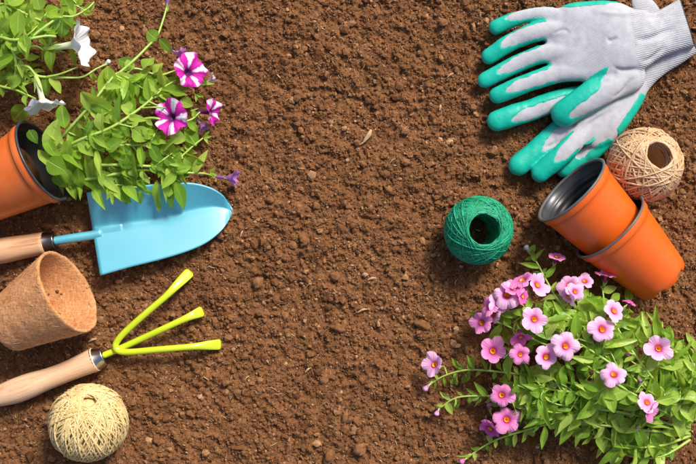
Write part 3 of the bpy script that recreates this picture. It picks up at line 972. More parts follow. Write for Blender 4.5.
def glove(name, label, digits, palm, cuff_line, end_line, folds, seed, fabric, rib, edge, extra=()):
    """digits: list of dict(pts=[(px,py,z,r)], grey=(s0,s1,end)) ; palm: [(px,py,z,halfwidth,halfheight)]"""
    parts = []
    for d in digits:
        p = np.array(d['pts'], dtype=float)
        c = catmull([q for q in p], 6)
        pos, rr = round_ends(c[:, :3], list(c[:, 3]), 5)
        W = np.array([P(*q) for q in pos])
        fl = d.get('flat', 0.68)
        v, f, q = tube(W, rr * U, 18, ru=rr * U * fl, ref=(0, 0, 1))
        parts.append((v, f))
        d['c'] = c
    for e in extra:
        W = np.array([P(*q[:3]) for q in e]); w_ = np.array([q[3] for q in e]) * U; h_ = np.array([q[4] for q in e]) * U
        v, f, q = tube(W, w_, 20, ru=h_, ref=(0, 0, 1))
        parts.append((v, f))
    c = catmull([np.array(q, dtype=float) for q in palm], 8)
    W = np.array([P(*q[:3]) for q in c])
    # superelliptic palm section
    n = len(W); T = np.gradient(W, axis=0); T[:, 2] = 0; T /= np.linalg.norm(T, axis=1)[:, None]
    S = np.stack([T[:, 1], -T[:, 0], np.zeros(n)], 1)
    a = np.linspace(0, 2 * math.pi, 40, endpoint=False)
    ca = np.sign(np.cos(a)) * np.abs(np.cos(a)) ** 0.8; sa = np.sign(np.sin(a)) * np.abs(np.sin(a)) ** 0.8
    V = W[:, None] + S[:, None] * (ca[None, :, None] * c[:, 3][:, None, None] * U) + np.array([0, 0, 1.0])[None, None] * (sa[None, :, None] * c[:, 4][:, None, None] * U)
    V = V.reshape(-1, 3); F = []
    for i in range(n - 1):
        for k in range(40):
            F.append((i * 40 + k, (i + 1) * 40 + k, (i + 1) * 40 + (k + 1) % 40, i * 40 + (k + 1) % 40))
    F.append(tuple(range(40))); F.append(tuple((n - 1) * 40 + k for k in range(39, -1, -1)))
    parts.append((V, F))
    V, F = join(parts)
    me = bpy.data.meshes.new('tmp'); me.from_pydata([tuple(v) for v in V], [], F); me.update()
    tmp = bpy.data.objects.new('tmp', me); C.objects.link(tmp)
    rm = tmp.modifiers.new('r', 'REMESH'); rm.mode = 'VOXEL'; rm.voxel_size = 0.00125
    s_ = tmp.modifiers.new('s', 'SMOOTH'); s_.factor = 0.5; s_.iterations = 15
    tr = tmp.modifiers.new('t', 'TRIANGULATE')
    dg = bpy.context.evaluated_depsgraph_get()
    ev = bpy.data.meshes.new_from_object(tmp.evaluated_get(dg))
    nv = len(ev.vertices); V = np.empty(nv * 3); ev.vertices.foreach_get('co', V); V = V.reshape(-1, 3)
    F = np.empty(len(ev.polygons) * 3, dtype=np.int32); ev.polygons.foreach_get('vertices', F); F = F.reshape(-1, 3)
    bpy.data.objects.remove(tmp); bpy.data.meshes.remove(me); bpy.data.meshes.remove(ev)
    N = vnormals(V, F)
    kz = 1 - V[:, 2] / H
    px = V[:, 0] / kz / U + 348; py = 232 - V[:, 1] / kz / U
    # cloth folds
    rot = np.stack([0.9 * V[:, 0] - 0.43 * V[:, 1], 0.43 * V[:, 0] + 0.9 * V[:, 1], V[:, 2]], 1)
    disp = 0.7 * vn3(V / (18 * U), seed) + 0.30 * vn3(rot / (np.array([5, 13, 9]) * U), seed + 1) + 0.10 * vn3(V / (3.2 * U), seed + 2)
    for (ax0, ay0, ax1, ay1, w, h) in folds:
        d = np.array([ax1 - ax0, ay1 - ay0], dtype=float); L = np.linalg.norm(d); d /= L
        t = (px - ax0) * d[0] + (py - ay0) * d[1]
        s = -(px - ax0) * d[1] + (py - ay0) * d[0] + 2.0 * np.sin(t / L * 5 + seed)
        disp = disp + h * np.exp(-(s / w) ** 2) * np.clip(np.sin(np.clip(t / L, 0, 1) * math.pi), 0, 1) * (N[:, 2] > 0)
    V = V + N * (disp * U)[:, None]
    # where is the rubber coating
    best = np.full(nv, 1e9); coat = np.full(nv, -1.0)
    for d in digits:
        c = d['c']
        A2, B2_ = c[:-1, :2], c[1:, :2]
        tot = np.concatenate([[0], np.cumsum(np.linalg.norm(B2_ - A2, axis=1))])
        for i in range(len(A2)):
            e = B2_[i] - A2[i]; L = np.linalg.norm(e) + 1e-9; e = e / L
            x = (px - A2[i, 0]); y = (py - A2[i, 1])
            t = x * e[0] + y * e[1]
            tcl = np.clip(t, 0, L if i < len(A2) - 1 else 1e9)
            s = x * (-e[1]) + y * e[0]
            # s positive towards the lower right of the picture
            sg = 1.0 if (-e[1] * d['side'][0] + e[0] * d['side'][1]) > 0 else -1.0
            rr = c[i, 3]
            over = np.maximum(t - L, 0) * (0.55 if i == len(A2) - 1 else 1.0)
            dist = np.hypot(np.hypot(np.minimum(t, 0), over), s)
            m = dist / rr < best
            lend = tot[-1] + c[-1, 3] - (tot[i] + tcl)          # distance from the finger's end
            s0, s1, endd = d['grey']
            grow = np.sqrt(np.clip((lend - endd) / 16.0, 0, 1))
            wid = np.clip(1 - (tot[i] + tcl) / d.get('base', 1e-3), 0, 1) * 1.6
            mid = 0.5 * (s0 + s1); hw = 0.5 * (s1 - s0) * grow + wid
            val = (np.abs(s * sg / rr - mid) - hw) * rr
            val = np.where(lend < endd, np.maximum(val, (endd - lend) * 0.6), val)
            best = np.where(m, dist / rr, best); coat = np.where(m, val, coat)
    c = catmull([np.array(q, dtype=float) for q in palm], 8)
    pv = edge(px, py)
    d2 = np.min(np.hypot(px[:, None] - c[None, :, 0], py[:, None] - c[None, :, 1]) / c[None, :, 3], axis=1)
    inpalm = np.maximum(0, best - 1.15)
    coat = np.where(best > 1.12, pv, coat)
    low = (0.02 - N[:, 2]) * 6
    coat = np.maximum(coat, low)
    coat = coat + 1.3 * vn3(V / (6 * U), seed + 5) + 0.8 * vn3(V / (2.4 * U), seed + 6)
    # smooth the mask a little over the mesh
    for _ in range(3):
        acc = np.zeros(nv); cnt = np.zeros(nv)
        cl = np.clip(coat, -6, 6)
        for (i, j) in ((0, 1), (1, 2), (2, 0)):
            np.add.at(acc, F[:, i], cl[F[:, j]]); np.add.at(cnt, F[:, i], 1)
            np.add.at(acc, F[:, j], cl[F[:, i]]); np.add.at(cnt, F[:, j], 1)
        coat = 0.4 * cl + 0.6 * acc / np.maximum(cnt, 1)
    def side(line):
        (x0, y0), (x1, y1) = line
        return ((x1 - x0) * (py - y0) - (y1 - y0) * (px - x0)) / math.hypot(x1 - x0, y1 - y0)
    At = np.stack([side(end_line), side(cuff_line), coat], 1)
    V, At, F, Fend = split(V, At, F, 0)
    V, At, F, Fcuff = split(V, At, F, 1)
    V, At, Ff, Fcoat = split(V, At, F, 2)
    # coating is a real layer over the cloth
    v1, f1 = compact(V, Fcoat)
    Nn = vnormals(V, np.concatenate([Ff, Fcoat, Fcuff]))
    # the layer's edge stays on the cloth, its inside stands 0.5 mm proud
    lift = np.clip(At[:, 2] / 0.9, 0.25, 1) * 0.55 * U
    Vl = V + Nn * lift[:, None]
    v1, f1 = compact(Vl, Fcoat)
    cen = V[:, :2].mean(0)
    root = thing(name, (cen[0], cen[1], 0), label, 'work glove', 'pair of gardening gloves')
    v0, f0 = compact(V, Ff)
    obj('fabric_back', v0, f0, fabric, root)
    obj('rubber_coating', v1, f1, M['rubber'], root)
    v2, f2 = compact(V, Fcuff)
    obj('cuff', v2, f2, rib, root)
    # dark binding round the open end
    ring = np.abs(At[:, 0]) < 1e-6
    rp = V[ring]
    if len(rp) > 10:
        cc = rp.mean(0)
        (x0, y0), (x1, y1) = end_line
        dd = norm([x1 - x0, -(y1 - y0), 0])
        an = np.arctan2(rp[:, 2] - cc[2], (rp - cc) @ dd)
        rp = rp[np.argsort(an)]
        rp = rp[::max(1, len(rp) // 40)]
        rp = cc + (rp - cc) * 0.86
        v, f, q = tube(rp, 1.2 * U, 6, ref=norm(np.cross(dd, (0, 0, 1))), closed=True)
        obj('cuff_binding', v, f, M['black_cloth'], root)
    return root

LR = (0.5, 1.0)
gloveB_d = [
    dict(pts=[(585, 97, 13, 12), (560, 100, 13, 10.5), (530, 110, 12, 10.5), (497, 121, 11, 10.3)], grey=(-0.22, 0.88, 24), side=LR),
    dict(pts=[(580, 112, 9, 12), (555.5, 134, 8, 11.4), (535.8, 151.3, 8, 10.9), (519.2, 165.5, 8, 10.5)], grey=(-0.2, 0.86, 36), side=LR),
    dict(pts=[(592, 121, 15, 11), (571, 145, 18.5, 10), (555.5, 160, 17.5, 9.8), (540.5, 173.5, 15, 9.6)], grey=(-0.62, 0.72, 28), side=LR),
    dict(pts=[(602, 133, 10, 10), (586, 152, 7, 9.2), (574, 162, 6, 8.8), (564.5, 169.5, 5.5, 8.2)], grey=(-0.9, 0.5, 24), side=LR),
    dict(pts=[(608, 136, 11, 9), (598, 147, 10, 8.5), (591, 153, 9, 8)], grey=(-0.9, 0.2, 14), side=LR)]
gloveB_p = [(576, 129, 12, 20, 9), (586, 123, 13, 30, 10), (600, 110, 13, 31, 11), (618, 92, 12, 27, 11), (634, 76, 11, 20, 10), (650, 61, 11, 19, 9), (668, 47, 11, 21, 9), (690, 30, 11, 23, 9)]
def edgeB(px, py):
    # lower right border of the palm carries a band of rubber
    d = ((px - 605) * 0.83 + (py - 148) * 0.56)
    return np.minimum(d + 1.0, (640 - px) * 0.6 + (py - 92) * 1.0)
GB = glove('work_glove', 'grey and teal work glove lying underneath the other one, fingers towards the orange pots', gloveB_d, gloveB_p,
      ((648, 88), (622, 52)), ((697, 50), (674, 18)),
      [(575, 140, 610, 108, 2.2, -2.0), (570, 128, 596, 112, 2.0, -1.6), (606, 140, 630, 102, 3, 1.2), (628, 96, 646, 76, 2.0, -1.5), (556, 136, 548, 150, 2.0, -1.4)],
      31, M['knit'], M['rib'], edgeB, extra=[[(662, 50, 10, 16, 6), (652, 30, 10, 16, 6), (646, 12, 12, 14, 5.5), (641, 2, 12, 11, 4), (639, -4, 11, 9, 2)]])

def seam(g, pts, r):
    c = catmull([P(*p) for p in pts], 6)
    v, f, q = tube(c, np.sin(np.linspace(0.25, math.pi - 0.25, len(c))) * r * U, 8)
    obj('rubber_spot', v, f, M['rubber'], g)
seam(GB, [(582, 145, 20.5), (588, 143.5, 21.5), (593, 140, 22), (595.5, 136, 22)], 1.6)
gloveA_d = [
    dict(pts=[(572, 24, 23, 12), (548, 15, 21, 8.5), (528, 15.5, 17, 7.2), (511, 20.5, 13, 7.2), (496, 27, 10, 7.4)], grey=(-1.2, 0.35, 19), side=LR, base=28),
    dict(pts=[(572, 32, 24, 12), (545, 30, 22, 10), (515, 40, 16, 8.8), (489, 56.5, 11, 8.1)], grey=(-0.82, 0.62, 22), side=LR, base=30),
    dict(pts=[(572, 52, 25, 12), (545, 53.5, 22, 9.3), (515, 65, 16, 8.8), (485, 80, 12, 8.0)], grey=(-0.80, 0.60, 22), side=LR, base=30),
    dict(pts=[(580, 70, 25, 11), (555, 73.5, 23, 9.6), (526, 83.3, 19, 9.1), (497, 95.3, 14, 8.4)], grey=(-0.66, 0.62, 18), side=LR, base=30),
    dict(pts=[(628, 76, 25, 17), (608, 86, 27, 15.5), (585, 100, 27, 14), (564, 113.5, 23, 13)], grey=(0.02, 0.92, 15), side=LR, flat=0.66, base=34)]
gloveA_p = [(546, 42, 22, 18, 3), (556, 42, 23, 32, 5.5), (568, 42, 24.5, 37, 7.8), (592, 41, 27, 39, 11), (612, 40, 29, 37, 13), (630, 40, 29, 33, 13), (646, 37.5, 28, 26.5, 12), (658, 34.5, 26, 22, 11), (670, 30, 24, 22.5, 10), (684, 24, 23, 24, 10), (702, 17, 22, 26, 10)]
def edgeA(px, py):
    up = (9.0 - 0.10 * (px - 545)) - py + 1.0
    up = np.minimum(up, (618 - px) * 0.5)
    lo = np.minimum(py - (82.5 - 0.10 * (px - 560)), (606 - px) * 0.5)
    return np.maximum(up, lo)
glove('work_glove', 'grey and teal work glove lying on top, back up, four fingers spread to the left', gloveA_d, gloveA_p,
      ((640, 76), (628, 0)), ((695.5, 50), (676, -12)),
      [(634, 40, 676, 30, 3.0, -3.2), (640, 62, 668, 48, 2.4, -2.4), (606, 38, 618, 40, 2.0, -2.0), (612, 66, 640, 72, 2.2, -2.0), (570, 32, 552, 31, 2.0, -1.2), (590, 10, 660, 14, 2.5, 1.2), (645, 18, 675, 10, 2.2, -2.0), (612, 98, 636, 78, 2.0, -2.0), (604, 84, 620, 70, 2.5, -1.6)],
      47, M['knit'], M['rib'], edgeA)

# ------------------------------------------------------------------ leaves, stems, flowers
def leaf_mesh(name, mat, shape, curl, wav, seed):
    r = np.random.default_rng(seed)
    rows, cols = 9, 5
    V, UV, F = [], [], []
    for i in range(rows):
        t = i / (rows - 1)
        w = (math.sin(math.pi * min(1, t ** shape)) ** 0.85 if 0 < t < 1 else 0.0) * 0.5
        w = max(w, 0.035 if t < 0.5 else 0.012)
        for j in range(cols):
            s = -1 + 2 * j / (cols - 1)
            z = 0.10 * abs(s) ** 1.4 * (w * 2) - curl * t * t + wav * math.sin(t * 7 + seed + (1.5 if s > 0 else 0)) * abs(s) * w * 2
            V.append((s * w, t, z)); UV.append((0.5 + s * 0.5, t))
    for i in range(rows - 1):
        for j in range(cols - 1):
            F.append((i * cols + j, i * cols + j + 1, (i + 1) * cols + j + 1, (i + 1) * cols + j))
    return new_mesh(name, np.array(V), np.array(F), mat, uv=np.array(UV)), np.array(V), np.array(F), np.array(UV)

LEAF = {}
for kind, m, shp in (('pet', M['leaf_pet'], (0.78, 0.86, 0.70)), ('cal', M['leaf_cal'], (0.80, 0.90, 0.74))):
    LEAF[kind] = [leaf_mesh('leaf', m, shp[k % 3], (0.05, 0.25, -0.12, 0.42, 0.14, 0.30, 0.55, 0.20)[k], (0.04, 0.09, 0.07, 0.06, 0.12, 0.03, 0.10, 0.14)[k], k + 1) for k in range(8)]

class Plant:
    def __init__(self, name, root_pt, label, cat, kind, limit=285):
        self.root = thing(name, root_pt, label, cat)
        self.loc = np.array(root_pt, dtype=float)
        self.kind = kind; self.n = 0; self.limit = limit
        self.rest_V, self.rest_F, self.rest_UV, self.o = [], [], [], 0
        self.block = []
        self.r = np.random.default_rng(abs(hash(kind)) % 1000 if False else len(label))
    def leaf(self, base, direction, length, width, roll=0.0, up=None, var=None):
        d = norm(direction)
        upv = np.array([0, 0, 1.0]) if up is None else np.asarray(up, dtype=float)
        if abs(d @ norm(upv)) > 0.97:
            upv = np.array([0.4, 0.3, 0.2])
        s = norm(np.cross(d, upv)); n = np.cross(s, d)
        s, n = s * math.cos(roll) + n * math.sin(roll), n * math.cos(roll) - s * math.sin(roll)
        for (cx, cy, cR, cz) in self.block:
            for t in (0.0, 0.35, 0.7, 1.0):
                for sw in ((0,) if t in (0.0, 1.0) else (-0.5, 0.5)):
                    q = np.asarray(base) + d * length * t + s * width * sw
                    kk = U * (1 - q[2] / H)
                    if (q[0] / kk + 348 - cx) ** 2 + (232 - q[1] / kk - cy) ** 2 < (cR * 0.92) ** 2 and q[2] / U > cz - 9:
                        return
        k = int(self.r.integers(0, 8)) if var is None else var
        me, lv, lf, luv = LEAF[self.kind][k]
        Mx = np.eye(4); Mx[:3, 0] = s * width; Mx[:3, 1] = d * length; Mx[:3, 2] = n * length; Mx[:3, 3] = np.asarray(base) - self.loc
        if self.n < self.limit:
            o = bpy.data.objects.new('leaf', me); C.objects.link(o); o.parent = self.root
            o.matrix_basis = Matrix(Mx.tolist())
            self.n += 1
        else:
            self.rest_V.append(lv @ Mx[:3, :3].T + np.asarray(base)); self.rest_F.append(lf + self.o); self.rest_UV.append(luv); self.o += len(lv)
    def leaf_px(self, b, t, w, roll=None, var=None):
        """b, t = (px, py, z)"""
        A, B = P(*b), P(*t)
        roll = self.r.normal(0, 0.25) if roll is None else roll
        self.leaf(A, B - A, np.linalg.norm(B - A), w * U, roll, var=var)
    def stem(self, pts, r0, r1, name='stem'):
        c = catmull([P(*p) for p in pts], 7)
        v, f, q = tube(c, np.linspace(r0, r1, len(c)) * U, 6)
        obj(name, v, f, M['stem'], self.root)
        return c
    def along(self, c, spacing, L, W, start=0.1, end=1.0, pair=False, lift=(-0.35, 0.65)):
        d = np.concatenate([[0], np.cumsum(np.linalg.norm(np.diff(c, axis=0), axis=1))])
        s = start * d[-1]; sd = 1
        while s < d[-1] * end:
            i = min(len(c) - 2, int(np.searchsorted(d, s)) - 1); i = max(i, 0)
            t = norm(c[i + 1] - c[i]); side = norm(np.cross(t, (0, 0, 1)))
            p = c[i] + (c[i + 1] - c[i]) * ((s - d[i]) / max(1e-9, d[i + 1] - d[i]))
            for q in ((1, -1) if pair else (sd,)):
                dirn = t * self.r.uniform(0.15, 0.8) + side * q * self.r.uniform(0.6, 1.0) + np.array([0, 0, self.r.uniform(*lift)])
                k = self.r.uniform(0.7, 1.2)
                ll = L[0] + (L[1] - L[0]) * self.r.random() ** 1.3
                self.leaf(p, dirn, ll * U * k, min(self.r.uniform(*W), ll * 0.56) * U * k, self.r.normal(0, 0.45))
            sd = -sd
            s += spacing * U * self.r.uniform(0.7, 1.3)
    def finish(self):
        if self.rest_V:
            o = obj('small_leaves', np.concatenate(self.rest_V), np.concatenate(self.rest_F), M['leaf_' + self.kind], self.root, uv=np.concatenate(self.rest_UV))
            o['kind'] = 'stuff'

def corolla_mesh(mat, notch, ruffle, cup, seed, rings=9, segs=50, tube_len=0.9, tube_r=0.14, back=0.0):
    """open 5-lobed corolla facing +Z, centre of the rim plane at the origin, radius 1"""
    r = np.random.default_rng(seed)
    th = np.linspace(0, 2 * math.pi, segs, endpoint=False)
    V, UV = [], []
    lob = r.uniform(0.84, 1.12, 5)
    ph = r.uniform(0, 6.28)
    wob = r.uniform(0.5, 1.6); off = r.normal(0, 0.05, 2)
    lobs = sum(lob[k] * np.clip(np.cos((th - 2 * math.pi * k / 5 + math.pi) % (2 * math.pi) - math.pi), 0, 1) ** 6 for k in range(5)) / sum(np.clip(np.cos((th - 2 * math.pi * k / 5 + math.pi) % (2 * math.pi) - math.pi), 0, 1) ** 6 for k in range(5))
    for i in range(rings + 1):
        v = i / rings
        rim = (1 - notch * (1 - np.abs(np.cos(2.5 * th)) ** 0.6)) * lobs
        rr = (tube_r + (1 - tube_r) * v) * (1 + (rim - 1) * v ** 2)
        z = wob * 0.10 * v ** 1.5 * np.cos(2 * th + ph * 3) - cup * (1 - v) ** 1.6 + ruffle * v ** 2 * np.sin(10 * th + ph) * 0.5 + ruffle * v ** 2 * np.cos(5 * th + ph * 2) * 0.7 - back * v ** 3 - 0.05 * v * np.cos(5 * th) * -1
        V.append(np.stack([rr * np.cos(th), rr * np.sin(th), z], 1)); UV.append(np.stack([th / (2 * math.pi), np.full(segs, v * 0.78 + 0.22)], 1))
    # throat going down into the tube
    V0, U0 = [], []
    for k, (rq, zq) in enumerate([(tube_r * 0.75, -cup - tube_len), (tube_r * 0.8, -cup - tube_len * 0.55), (tube_r * 0.92, -cup - tube_len * 0.2)]):
        V0.append(np.stack([rq * np.cos(th), rq * np.sin(th), np.full(segs, zq)], 1)); U0.append(np.stack([th / (2 * math.pi), np.full(segs, 0.02 + 0.06 * k)], 1))
    V = V0 + V; UV = U0 + UV
    nr = len(V)
    V = np.concatenate(V); UV = np.concatenate(UV)
    idx = np.arange(segs); nx = (idx + 1) % segs
    Q = np.concatenate([np.stack([i * segs + idx, i * segs + nx, (i + 1) * segs + nx, (i + 1) * segs + idx], 1) for i in range(nr - 1)])
    return new_mesh('corolla', V, Q, mat, uv=UV)

def disc_mesh(name, mat, r, z, dz):
    th = np.linspace(0, 2 * math.pi, 20, endpoint=False)
    V = [np.stack([q * r * np.cos(th), q * r * np.sin(th), np.full(20, z + dz * (1 - q) ** 1.0)], 1) * np.array([1, 1, 1]) for q in (0.12, 0.6, 1.0)]
    V = np.concatenate(V); V = V * (1 + 0.06 * vn3(V * 9, 1))[:, None]
    idx = np.arange(20); nx = (idx + 1) % 20
    Q = np.concatenate([np.stack([i * 20 + idx, i * 20 + nx, (i + 1) * 20 + nx, (i + 1) * 20 + idx], 1) for i in range(2)])
    return new_mesh(name, V, [tuple(q) for q in Q] + [tuple(range(19, -1, -1))], mat)

def calyx_mesh(mat, ztop, length, seed=1):
    r = np.random.default_rng(seed)
    V, F = [], []
    for k in range(5):
        a = 2 * math.pi * k / 5 + r.normal(0, 0.1)
        L = length * r.uniform(0.85, 1.15)
        for i, (t, w, rad) in enumerate([(0, 0.05, 0.10), (0.35, 0.09, 0.17), (0.7, 0.07, 0.24), (1.0, 0.01, 0.36)]):
            c = np.array([math.cos(a) * rad, math.sin(a) * rad, ztop + L * t]); s = np.array([-math.sin(a), math.cos(a), 0]) * w
            V += [c - s, c + s]
        b = k * 8
        F += [(b + 2 * i, b + 2 * i + 1, b + 2 * i + 3, b + 2 * i + 2) for i in range(3)]
    v, f = lathe([(0.0, ztop - 0.12), (0.07, ztop - 0.11), (0.12, ztop), (0.14, ztop + 0.12), (0.15, ztop + 0.25)], (0, 0, 0), (0, 0, 1), 10)
    o = len(V)
    V = np.concatenate([np.array(V), v]); F += [tuple(int(i) + o for i in q) for q in f]
    return new_mesh('calyx', V, F, mat)

def bud_mesh(mat, seed):
    th = np.linspace(0, 2 * math.pi, 14, endpoint=False)
    pr = [(0.07, -1.0), (0.10, -0.7), (0.14, -0.35), (0.24, -0.1), (0.34, 0.1), (0.30, 0.25), (0.16, 0.36), (0.03, 0.40)]
    V, UV = [], []
    for i, (r_, z) in enumerate(pr):
        rr = r_ * (1 + 0.14 * np.cos(5 * th + i * 0.5))
        V.append(np.stack([rr * np.cos(th), rr * np.sin(th), np.full(14, z)], 1)); UV.append(np.stack([th / 6.283, np.full(14, 0.3 + 0.7 * i / 7)], 1))
    idx = np.arange(14); nx = (idx + 1) % 14
    Q = np.concatenate([np.stack([i * 14 + idx, i * 14 + nx, (i + 1) * 14 + nx, (i + 1) * 14 + idx], 1) for i in range(7)])
    return new_mesh('bud', np.concatenate(V), Q, mat, uv=np.concatenate(UV))

CAL = {}
for key in ('pink_pale', 'pink_mid', 'pink_deep'):
    CAL[key] = [corolla_mesh(M[key], 0.25, 0.085, 0.26, s, tube_len=0.75, tube_r=0.17, back=b) for s, b in ((1, 0.02), (2, 0.14), (3, -0.06), (4, 0.28), (11, 0.1), (12, 0.2), (13, 0.0), (14, 0.35))]
PET = {'star': [corolla_mesh(M['star'], 0.16, 0.17, 0.42, s, tube_len=1.1, tube_r=0.15, back=b) for s, b in ((5, 0.05), (6, 0.1))],
       'white': [corolla_mesh(M['white'], 0.12, 0.14, 0.55, s, tube_len=1.1, tube_r=0.16, back=b) for s, b in ((7, 0.0), (8, 0.15))],
       'mauve': [corolla_mesh(M['mauve'], 0.15, 0.15, 1.1, 9, tube_len=1.2, tube_r=0.22)],
       'spent': [corolla_mesh(M['spent'], 0.2, 0.2, 1.2, 10, tube_len=1.6, tube_r=0.3)]}
BUD = {k: bud_mesh(M[k], 1) for k in ('pink_pale', 'pink_mid', 'pink_deep', 'mauve', 'white', 'spent')}
THROAT_Y = disc_mesh('throat', M['throat'], 0.19, -0.16, -0.5)
THROAT_D = disc_mesh('throat', M['throat_dark'], 0.24, -0.34, -0.35)
CALYX_F = calyx_mesh(M['calyx'], -1.25, 0.55)
CALYX_P = calyx_mesh(M['calyx'], -1.75, 0.75)
CALYX_B = calyx_mesh(M['calyx'], -1.15, 0.8)

def place(name, me, parent, Mx):
    o = bpy.data.objects.new(name, me); C.objects.link(o); o.parent = parent
    o.matrix_basis = Mx
    return o

def orient(pos, n, size, spin, loc, squeeze=1.0):
    n = norm(n)
    x, y, a = frame_of(n)
    c, s = math.cos(spin), math.sin(spin)
    X = x * c + y * s; Y = -x * s + y * c
    Mx = np.eye(4)
    Mx[:3, 0] = X * size * squeeze; Mx[:3, 1] = Y * size; Mx[:3, 2] = a * size
    Mx[:3, 3] = np.asarray(pos) - loc
    return Matrix(Mx.tolist())

def flower(pl, px, py, z, R, n, meshes, var, calyx=CALYX_F, throat=THROAT_Y, spin=None, label=None, squeeze=1.0):
    pos = P(px, py, z)
    spin = pl.r.uniform(0, 6.28) if spin is None else spin
    R = R * (1 - z * U / H)
    f = place('flower', meshes[var % len(meshes)], pl.root, orient(pos, n, R * U, spin, pl.loc, squeeze))
    if throat is not None:
        place('throat', throat, f, Matrix.Identity(4))
    if calyx is not None:
        place('calyx', calyx, f, Matrix.Identity(4))
    if label:
        f['label'] = label
    end = pos - norm(n) * R * U * (1.35 if calyx is CALYX_F else 1.85)
    return end

def bud(pl, px, py, z, R, n, key, label=None):
    pos = P(px, py, z)
    b = place('flower_bud', BUD[key], pl.root, orient(pos, n, R * U, 0.3, pl.loc))
    place('calyx', CALYX_B, b, Matrix.Identity(4))
    return pos - norm(n) * R * U * 1.2

def stalk(pl, a, b, r=0.7):
    """short flower stalk between two world points with a slight sag"""
    a = np.asarray(a); b = np.asarray(b)
    m = (a + b) / 2 + np.array([0, 0, -0.004]) + pl.r.normal(0, 0.0015, 3)
    c = catmull([a, m, b], 6)
    v, f, q = tube(c, np.linspace(r * 1.3, r, len(c)) * U, 5)
    obj('flower_stalk', v, f, M['stem'], pl.root)

# ---------------- striped petunia in the left pot
rootL = P(40, 162, 40)
pet = Plant('petunia_plant', (rootL[0], rootL[1], 0.0), 'striped magenta and white petunia spilling out of the orange pot onto the trowel', 'petunia', 'pet')
# root ball filling the pot's mouth
x_, y_, a_ = frame_of(d3)
th = np.linspace(0, 2 * math.pi, 40, endpoint=False)
rb = []
for q, h in ((0.02, 8), (0.3, 7), (0.6, 5), (0.85, 1), (0.99, -4), (0.96, -16)):
    rb.append(B3 + d3 * (LL - 24 * U + h * U) + (x_[None] * np.cos(th)[:, None] + y_[None] * np.sin(th)[:, None]) * q * 36.0 * U)
v = np.concatenate(rb); idx = np.arange(40); nx = (idx + 1) % 40
qd = np.concatenate([np.stack([i * 40 + idx, i * 40 + nx, (i + 1) * 40 + nx, (i + 1) * 40 + idx], 1) for i in range(5)])
v = v + d3 * (2.2 * vn3(v / (5 * U), 3) + 1.4 * vn3(v / (2 * U), 4))[:, None] * U
obj('root_ball', v, qd, M['soil'], pet.root, attr={'tint': np.full(len(v), -0.3)})

pet.block = [(168.5, 116, 18, 50), (191, 70.5, 17, 40), (215, 113, 9, 26)]
sA = pet.stem([(48, 152, 40), (70, 128, 55), (92, 103, 58), (108, 83, 54), (118, 73, 48), (136, 68.5, 42), (158, 75, 34), (174, 71, 28)], 1.6, 0.9)
sB = pet.stem([(112, 79, 50), (133, 61, 44), (147, 47, 36), (157, 36, 28), (163, 20, 20), (166.5, 8, 15)], 1.5, 0.9)
sC = pet.stem([(50, 160, 38), (75, 152, 48), (100, 147, 50), (128, 145, 46), (152, 147, 40), (175, 160, 34), (186, 165, 30)], 1.9, 0.9)
sD = pet.stem([(52, 172, 32), (78, 180, 38), (105, 176, 40), (140, 170, 38), (172, 172, 32), (205, 173.5, 25)], 1.9, 1.0)
sE = pet.stem([(50, 156, 40), (80, 140, 56), (110, 128, 58), (135, 112, 52), (150, 100, 46), (156, 92, 42), (176, 80, 36)], 1.8, 0.9)
sF = pet.stem([(95, 165, 44), (130, 165, 44), (160, 166, 38), (180, 157, 32), (193, 146, 28), (203, 138, 24)], 1.6, 0.8)
sG = pet.stem([(70, 178, 30), (95, 186, 34), (120, 185, 34), (150, 178, 34)], 1.6, 0.8)
sH = pet.stem([(120, 126, 50), (150, 118, 44), (172, 122, 40), (190, 120, 32), (200, 112, 26)], 1.5, 0.8)
Z1 = 50
